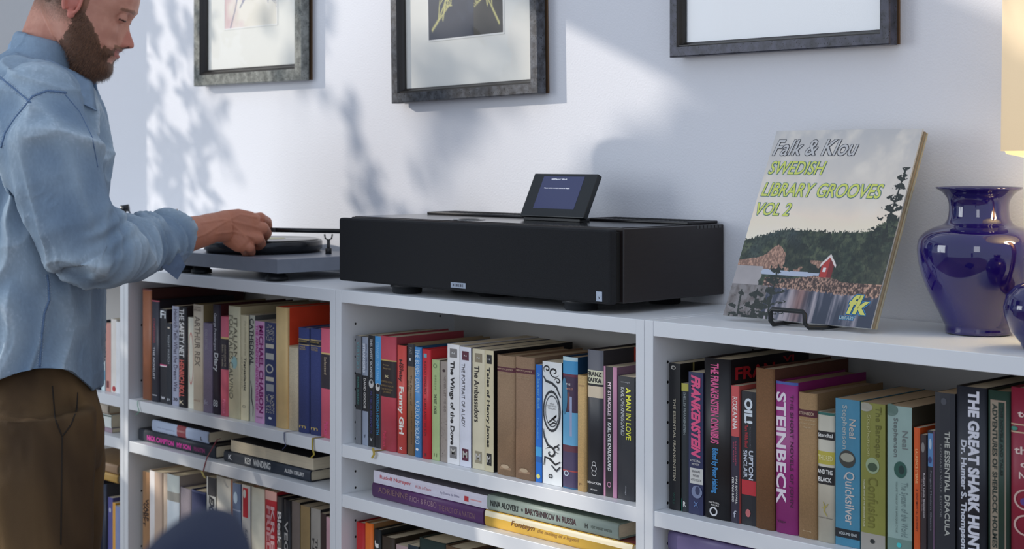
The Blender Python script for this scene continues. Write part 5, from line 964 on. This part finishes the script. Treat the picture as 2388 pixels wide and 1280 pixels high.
    fade = np.clip((lz+.058+.10*np.clip(lx+.02, -.1, 0))/.085, 0, 1); skin = np.where(hair[:, None], mix(skin, mix(col(112, 84, 62), col(70, 50, 38), nfine), np.clip(fade*1.5-.05+(nfine-.5)*.5, 0, .85)), skin)
    brow = inhead & (np.abs(np.abs(ly)-.031) < .021) & (np.abs(lz-(.0185-.003*np.abs((np.abs(ly)-.028)/.02))) < .0034) & (lx > .05); skin = np.where(brow[:, None], mix(skin, col(120, 84, 62), .3+.45*nfine), skin)
    nos = inhead & (lz < -.0475) & (lz > -.056) & (np.abs(np.abs(ly)-.0075) < .0035) & (lx > .092) & (lx < .108); skin = np.where(nos[:, None], col(84, 44, 36), skin)
    lash = inhead & (np.abs(np.abs(ly)-.0305) < .013) & (np.abs(lz+.0045) < .0016) & (lx > .075) & (lx < .094); skin = np.where(lash[:, None], col(70, 44, 36), skin)
    skin *= 1.0; s_ = np.clip(skin, 0, 255)/255; s_ = np.where(s_ <= .04045, s_/12.92, ((s_+.055)/1.055)**2.4); setcol(me, s_)
    body = obj_from(me, 'body', attr_mat('skin', .48, .25, 700, .4, sss=.06), root, O)
    # hair and beard strands
    def strands(mask, num, ln, wdt, dirf, cA, cB, name):
        idx = rng.choice(np.where(mask)[0], num); q = MB(); cols = []
        vs = []; fs = []
        for i in idx:
            p = Vector(V[i]); nn = Vector(Nn[i]); d = (dirf(nn, loc[i])+Vector(rng.normal(0, .22, 3))).normalized(); L = ln*random.uniform(.6, 1.2); sd_ = d.cross(nn).normalized()*wdt
            m_ = p+d*L*.5+nn*L*.12; k = len(vs); vs += [p-sd_-nn*.001, p+sd_-nn*.001, m_+sd_*.7, m_-sd_*.7, p+d*L]; fs += [(k, k+1, k+2, k+3), (k+3, k+2, k+4)]
            c = np.array(cA)*(1-(t_ := random.random()))+np.array(cB)*t_; cols += [c]*5
        m2 = bpy.data.meshes.new(name); m2.from_pydata([tuple(a-O) for a in vs], [], fs); c_ = np.array(cols)/255; c_ = np.where(c_ <= .04045, c_/12.92, ((c_+.055)/1.055)**2.4); setcol(m2, c_); m2.materials.append(attr_mat(name, .6))
        o = bpy.data.objects.new(name, m2); C.objects.link(o); o.parent = root; tag(o, kind='stuff')
    dn = -u2
    dens = soft*np.clip((lx+.012)/.03, 0.15, 1); strands(beard & (lz < -.012) & (rng.random(len(lz)) < dens), 7500, .0085, .00022, lambda n_, l: dn*.8+n_*.28-f2*.15, (142, 100, 70), (62, 43, 32), 'beard')
    strands(hair & (lz > -.02), 7000, .007, .00025, lambda n_, l: dn*.5-f2*.5+n_*.6, (112, 84, 62), (70, 50, 38), 'hair')
    # ---- shirt
    sh = MB(); ZC = 3.14
    tor = [(92, 128, .050, .085), (84, 160, .085, .13), (80, 200, .115, .17), (78, 250, .128, .19), (80, 330, .138, .195), (84, 420, .140, .19), (84, 520, .132, .180), (84, 620, .124, .172), (84, 700, .121, .170), (84, 780, .120, .172), (84, 860, .122, .178), (84, 905, .123, .18)]
    sh.loft([(P(x, y, ZC), b, a, RGT) for x, y, a, b in tor] if 0 else [(P(x, y, ZC), a, b, RGT) for x, y, a, b in tor], 48)
    sh.loft([(P(118, 96, ZN), .064, .068, RGT), (P(108, 140, ZN), .072, .085, RGT), (P(96, 190, ZN), .10, .13, RGT)], 36)
    EB = P(236, 588, 2.99)
    sh.loft([(P(92, 235, 3.08), .085, .08), (P(90, 250, 2.99), .077, .078), (P(112, 330, 2.96), .071, .082), (P(134, 420, 2.95), .066, .080), (P(170, 510, 2.955), .064, .075), (P(206, 572, 2.975), .062, .070)], 32)
    sh.ball(P(220, 584, 2.985), (.066, .064, .058), 16)
    sh.loft([(P(206, 575, 2.965), .060, .060), (P(250, 588, 3.0), .060, .058), (P(300, 586, 3.06), .055, .056), (P(350, 570, 3.13), .051, .051), (P(392, 558, 3.182), .045, .0455), (P(412, 553, 3.205), .042, .043)], 32)
    sh.loft([(P(105, 250, 3.24), .08, .08), (P(108, 270, 3.36), .072, .075), (P(150, 420, 3.385), .06, .065), (P(190, 560, 3.40), .054, .055), (P(182, 690, 3.38), .047, .047)], 28)
    ms = remesh(sh, .0034, smooth=8)
    V = getv(ms).astype(float); Nn = getn(ms).astype(float)
    rel = V-np.array(CAM); dz = rel @ Fi; X2 = CX+F*(rel @ Ri)/dz; Y2 = HZ-F*rel[:, 2]/dz
    # folds: direction fields in the cloth
    def seg(p): t_ = 0; return p
    A_, B_ = np.array(SH), np.array(EL); ax = (B_-A_)/np.linalg.norm(B_-A_); C_ = np.array(P(412, 558, 3.21)); ax2 = (C_-B_)/np.linalg.norm(C_-B_)
    sleeve = (dz < 3.045) & (X2 > 60-(Y2-200)*0) & (Y2 > 190) & (Y2 < 700); fore = (X2 > 250) & (Y2 > 480) & (Y2 < 690)
    def ridge(al, c1, c2, sa, sc, seed, wob=1.2, pw=2.8):
        q = fbm(V*4.5, 2, seed+60)*wob
        n_ = vnoise(np.stack([al*sa+q, c1*sc+q*1.7, c2*sc*.7], 1), seed); n2_ = vnoise(np.stack([al*sa*1.9+q, c1*sc*2.1+q*2, c2*sc*1.3], 1), seed+5)
        return np.clip(1-np.abs(n_-.5)*3.2, 0, 1)**pw+.45*np.clip(1-np.abs(n2_-.5)*3.4, 0, 1)**pw
    zc, rc, fc = V[:, 2], V @ Ri, V @ Fi
    dg1, dg2 = (zc*.8+rc*.6), (rc*.8-zc*.6)
    w1 = ridge(V @ ax, (rc*.9+zc*.25), fc, 3.2, 13, 21); w2 = ridge((V @ ax2)*0+zc*.9-rc*.2, V @ ax2, fc, 4, 17, 22, 1.6)
    w3 = ridge(dg2, dg1, fc, 3.4, 11, 23, 1.6); w4 = ridge(zc, rc, fc, 2.6, 9, 27, 1.4)
    low = Y2 > 620
    st_ = lambda v_, a_, b_: (lambda t_: t_*t_*(3-2*t_))(np.clip((v_-a_)/(b_-a_), 0, 1))
    ws = st_(-dz, -3.07, -3.02)*st_(Y2, 185, 260)*st_(-Y2, -700, -640); wl = st_(Y2, 560, 680); wf = st_(X2, 235, 275)*st_(Y2, 465, 500)*st_(-Y2, -700, -670)
    bl3 = lambda a_, b_, c_, d_: (((a_*(1-wl)+b_*wl)*(1-ws)+c_*ws)*(1-wf)+d_*wf)
    rdg = bl3(w3, w4, w1, w2); disp = bl3(w3*.0165, w4*.0165, w1*.0165, w2*.0145)+(fbm(V*7, 2, 70)-.5)*.016*(1-.7*wf)
    crz = np.clip(1-np.abs(fbm(np.stack([V @ ax*9+fbm(V*9, 2, 81)*3, rc*16, fc*14], 1), 2, 83)-.5)*16, 0, 1)*np.clip(fbm(V*6, 2, 84)*3-1, 0, 1); disp += crz*.0026
    elb = np.exp(-(((X2-265)/55)**2+((Y2-545)/45)**2)); disp += elb*(np.sin((X2*.6+Y2*1.0)*.12+fbm(V*20, 2, 40)*5)*.0035)
    disp += (fbm(V*45, 2, 44)-.5)*.0012
    V += Nn*disp[:, None]; 
    # hem: shirt tail curves, longest at back and front
    hem = 895-38*np.sin(np.clip((X2+20)/255, 0, 1)*math.pi)**1+42*np.clip((X2-150)/90, 0, 1)**1.5
    ov = (Y2 > hem) & (X2 < 275); newY = np.where(ov, hem, Y2); V[:, 2] = np.where(ov, CZ-(newY-HZ)*dz/F, V[:, 2])
    setv(ms, V)
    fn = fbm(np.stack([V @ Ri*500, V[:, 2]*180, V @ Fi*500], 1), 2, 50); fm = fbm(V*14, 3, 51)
    cl = mix(col(118, 140, 164), col(170, 188, 202), (fm-.5)*.6+.42+(rdg-.35)*.75); cl = mix(cl, col(206, 216, 226), np.clip((rdg-.75)*.45+(fn-.64)*.8+crz*.35, 0, .45))  # lighter ridges: denim wear, plus fold light and shade put into the colour
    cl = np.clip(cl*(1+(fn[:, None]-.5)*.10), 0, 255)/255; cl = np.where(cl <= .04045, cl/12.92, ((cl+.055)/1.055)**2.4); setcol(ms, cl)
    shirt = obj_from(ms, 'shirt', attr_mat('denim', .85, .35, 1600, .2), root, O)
    # surface snapping for seams
    from mathutils.bvhtree import BVHTree
    bv = BVHTree.FromPolygons([tuple(v) for v in V], [tuple(p.vertices) for p in ms.polygons])
    def hit(x, y):
        d = (P(x, y, 1)-CAM).normalized(); h = bv.ray_cast(CAM, d); return h[0] if h[0] else None
    m_sd = mat('seam_denim', (100, 124, 156), .9, var=.3, vscale=400); m_st = mat('stitch_thread', (176, 190, 206), .8)
    def seam(pts, wdt, name='seam', stitch=True):
        dense = []
        for a, b in zip(pts[:-1], pts[1:]):
            k = max(2, int(math.hypot(b[0]-a[0], b[1]-a[1])/6))
            for i in range(k): dense.append((a[0]+(b[0]-a[0])*i/k, a[1]+(b[1]-a[1])*i/k))
        dense.append(pts[-1]); P3 = [(h, d_) for d_ in dense if (h := hit(*d_))]
        if len(P3) < 3: return
        q = MB(); q.tube([p for p, _ in P3], wdt, 6); o = q.build(name, m_sd, root, O)
        if stitch:
            s2 = MB(); 
            for off in (-1, 1):
                for i in range(0, len(P3)-1):
                    x_, y_ = P3[i][1]; x2_, y2_ = P3[i+1][1]; L_ = math.hypot(x2_-x_, y2_-y_) or 1; ox, oy = -(y2_-y_)/L_*5*off, (x2_-x_)/L_*5*off
                    a_, b_ = hit(x_+ox, y_+oy), hit(x_+ox+(x2_-x_)*.55, y_+oy+(y2_-y_)*.55)
                    if a_ and b_ and (a_-b_).length < .02: s2.tube([a_-FWD*.0003, b_-FWD*.0003], .0005, 4)
            if s2.v: tag(s2.build('stitching', m_st, root, O), kind='stuff')
    seam([(2, 345), (12, 310), (35, 275), (60, 245), (75, 225), (110, 212), (155, 216)], .0022)          # armhole
    seam([(0, 180), (25, 200), (55, 225), (72, 240)], .0018)                                              # yoke
    seam([(110, 640), (113, 660), (115, 700), (104, 730), (98, 780), (95, 820), (92, 862)], .0022)      # side seam
    seam([(150, 218), (185, 260), (215, 320), (228, 390)], .0012, stitch=False)
    # hem roll
    # collar: stand and fold
    co = MB(); n = 40; vs = []; 
    ringc = P(122, 112, ZN)
    for k in range(n+1):
        g = -2.55+4.75*k/n      # angle around the neck, 0 = toward the back (-RGT)
        dirv = -RGT*math.cos(g)+FWD*math.sin(g); fwdness = (1-math.cos(g))/2
        cen = P(118+30*fwdness, 98+104*fwdness**1.08, ZN)
        r = .064+.010*fwdness; top_ = cen+dirv*r*.99; fold = cen+dirv*(r+.007)+Vector((0, 0, .004)); 
        out_ = cen+dirv*(r+.020+.004*fwdness)-Vector((0, 0, .036+.026*fwdness**2)); base = cen+dirv*(r)-Vector((0, 0, .03))
        vs += [base, top_, fold, cen+dirv*(r+.013)-Vector((0, 0, .006)), out_, out_+dirv*.0035]
    fs = [(6*k+j, 6*k+j+1, 6*k+7+j, 6*k+6+j) for k in range(n) for j in range(5)]
    co.add(vs, fs, 0, True); o = co.build('collar', mat('denim_collar', (146, 170, 196), .85, var=.12, vscale=60, bump=.4, bscale=1400), root, O)
    sm = o.modifiers.new('s', 'SOLIDIFY'); sm.thickness = .0025
    st = MB()
    for k in range(2, n-1):
        a = Vector(vs[6*k+4])*.86+Vector(vs[6*k+3])*.14; b = Vector(vs[6*k+10])*.86+Vector(vs[6*k+9])*.14; st.tube([a+(a-ringc)*.03, (a+(b-a)*.6)+(b-ringc)*.03], .0005, 4)
    tag(st.build('stitching', m_st, root, O), kind='stuff')
    # rolled cuff
    cu = MB(); axc = (P(430, 548, 3.24)-P(392, 562, 3.185)).normalized(); a1 = (FWD-axc*FWD.dot(axc)).normalized(); a2 = axc.cross(a1).normalized(); cc = P(400, 566, 3.2); vs = []; n = 64
    prof = [(-.046, .040), (-.040, .050), (-.030, .053), (-.012, .0545), (.010, .0525), (.021, .0495), (.0245, .046), (.019, .0415), (.0, .040)]
    for k in range(n):
        g = 2*math.pi*k/n; wob = 1+.05*math.sin(3*g+1)+.03*math.sin(7*g)+.02*math.sin(13*g+2)
        for (l, r) in prof:
            tw_ = .014*math.cos(g-1.2); vs.append(cc+axc*(l+tw_)+(a1*math.cos(g)*.88+a2*math.sin(g)*1.0)*r*wob*.88)
    m_ = len(prof); fs = [(k*m_+j, k*m_+j+1, ((k+1) % n)*m_+j+1, ((k+1) % n)*m_+j) for k in range(n) for j in range(m_-1)]
    cu.add(vs, fs, 0, True); o = cu.build('rolled_cuff', mat('denim_inside', (140, 160, 184), .85, var=.14, vscale=50, bump=.5, bscale=900), root, O); sm = o.modifiers.new('s', 'SUBSURF'); sm.levels = 1; sm.render_levels = 1
    # loose corner of the cuff
    c1, c2, c3, c4, c5 = P(388, 585, 3.125), P(430, 618, 3.165), P(411, 650, 3.165), P(375, 622, 3.12), P(415, 588, 3.14)
    fl = MB(); fl.add([c1, c5, c2, c3, c4], [(0, 1, 2, 3, 4)]); o = fl.build('cuff_tab', mat('denim_dark', (112, 134, 164), .85, var=.14, vscale=60, bump=.5, bscale=900), root, O); sm = o.modifiers.new('s', 'SOLIDIFY'); sm.thickness = .004
    # trousers
    tr_ = MB()
    tr_.loft([(P(84, 830, ZC), .106, .150, RGT), (P(84, 900, ZC), .114, .165, RGT), (P(88, 980, ZC), .120, .172, RGT), (P(90, 1060, ZC), .119, .17, RGT), (P(92, 1110, ZC), .112, .16, RGT)], 40)
    for zz_, xo in ((3.04, -4), (3.24, 16)):
        tr_.loft([(P(88+xo, 960, zz_), .112, .09, RGT), (P(92+xo, 1100, zz_), .112, .095, RGT), (P(100+xo, 1250, zz_), .104, .088, RGT), (P(108+xo, 1450, zz_), .082, .078, RGT), (P(102+xo, 1700, zz_), .074, .072, RGT), (P(96+xo, 1900, zz_), .068, .066, RGT)], 32)
    mt_ = remesh(tr_, .006, smooth=4); V = getv(mt_).astype(float); Nn = getn(mt_).astype(float)
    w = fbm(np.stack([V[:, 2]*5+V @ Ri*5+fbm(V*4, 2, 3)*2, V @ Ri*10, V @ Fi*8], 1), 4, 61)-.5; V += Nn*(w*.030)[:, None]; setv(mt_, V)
    cl = mix(col(72, 56, 40), col(116, 92, 62), w*2.4+.45)/255; cl = np.where(cl <= .04045, cl/12.92, ((cl+.055)/1.055)**2.4); setcol(mt_, cl)  # raised folds lighter, hollows darker: fold highlights put into the colour
    obj_from(mt_, 'trousers', attr_mat('brown_cotton', .8, .3, 900, .2), root, O)
    bv = BVHTree.FromPolygons([tuple(v) for v in V], [tuple(p.vertices) for p in mt_.polygons]); m_sd = mat('trouser_seam', (44, 36, 28), .9)
    seam([(181, 915), (179, 955), (166, 990), (145, 1018), (128, 975), (122, 900)], .0016, 'pocket_seam', False); seam([(145, 1018), (144, 1100), (142, 1270)], .0016, 'side_seam', False)
    for zz_, xo in ((3.03, -4), (3.25, 16)):
        b0 = P(96+xo, 1900, zz_); b0.z = 0; s_ = MB(); hd = RGT
        s_.loft([(b0-hd*.09+Vector((0, 0, .045)), .030, .035, FWD), (b0-hd*.05+Vector((0, 0, .05)), .040, .05, FWD), (b0+hd*.03+Vector((0, 0, .045)), .042, .045, FWD), (b0+hd*.12+Vector((0, 0, .03)), .048, .03, FWD), (b0+hd*.17+Vector((0, 0, .022)), .035, .021, FWD), (b0+hd*.19+Vector((0, 0, .018)), .015, .012, FWD)], 24)
        s_.v = [(a, b, max(c, .0)) for a, b, c in s_.v]; s_.build('shoe', mat('brown_leather', (60, 42, 32), .4), root, O)
man()
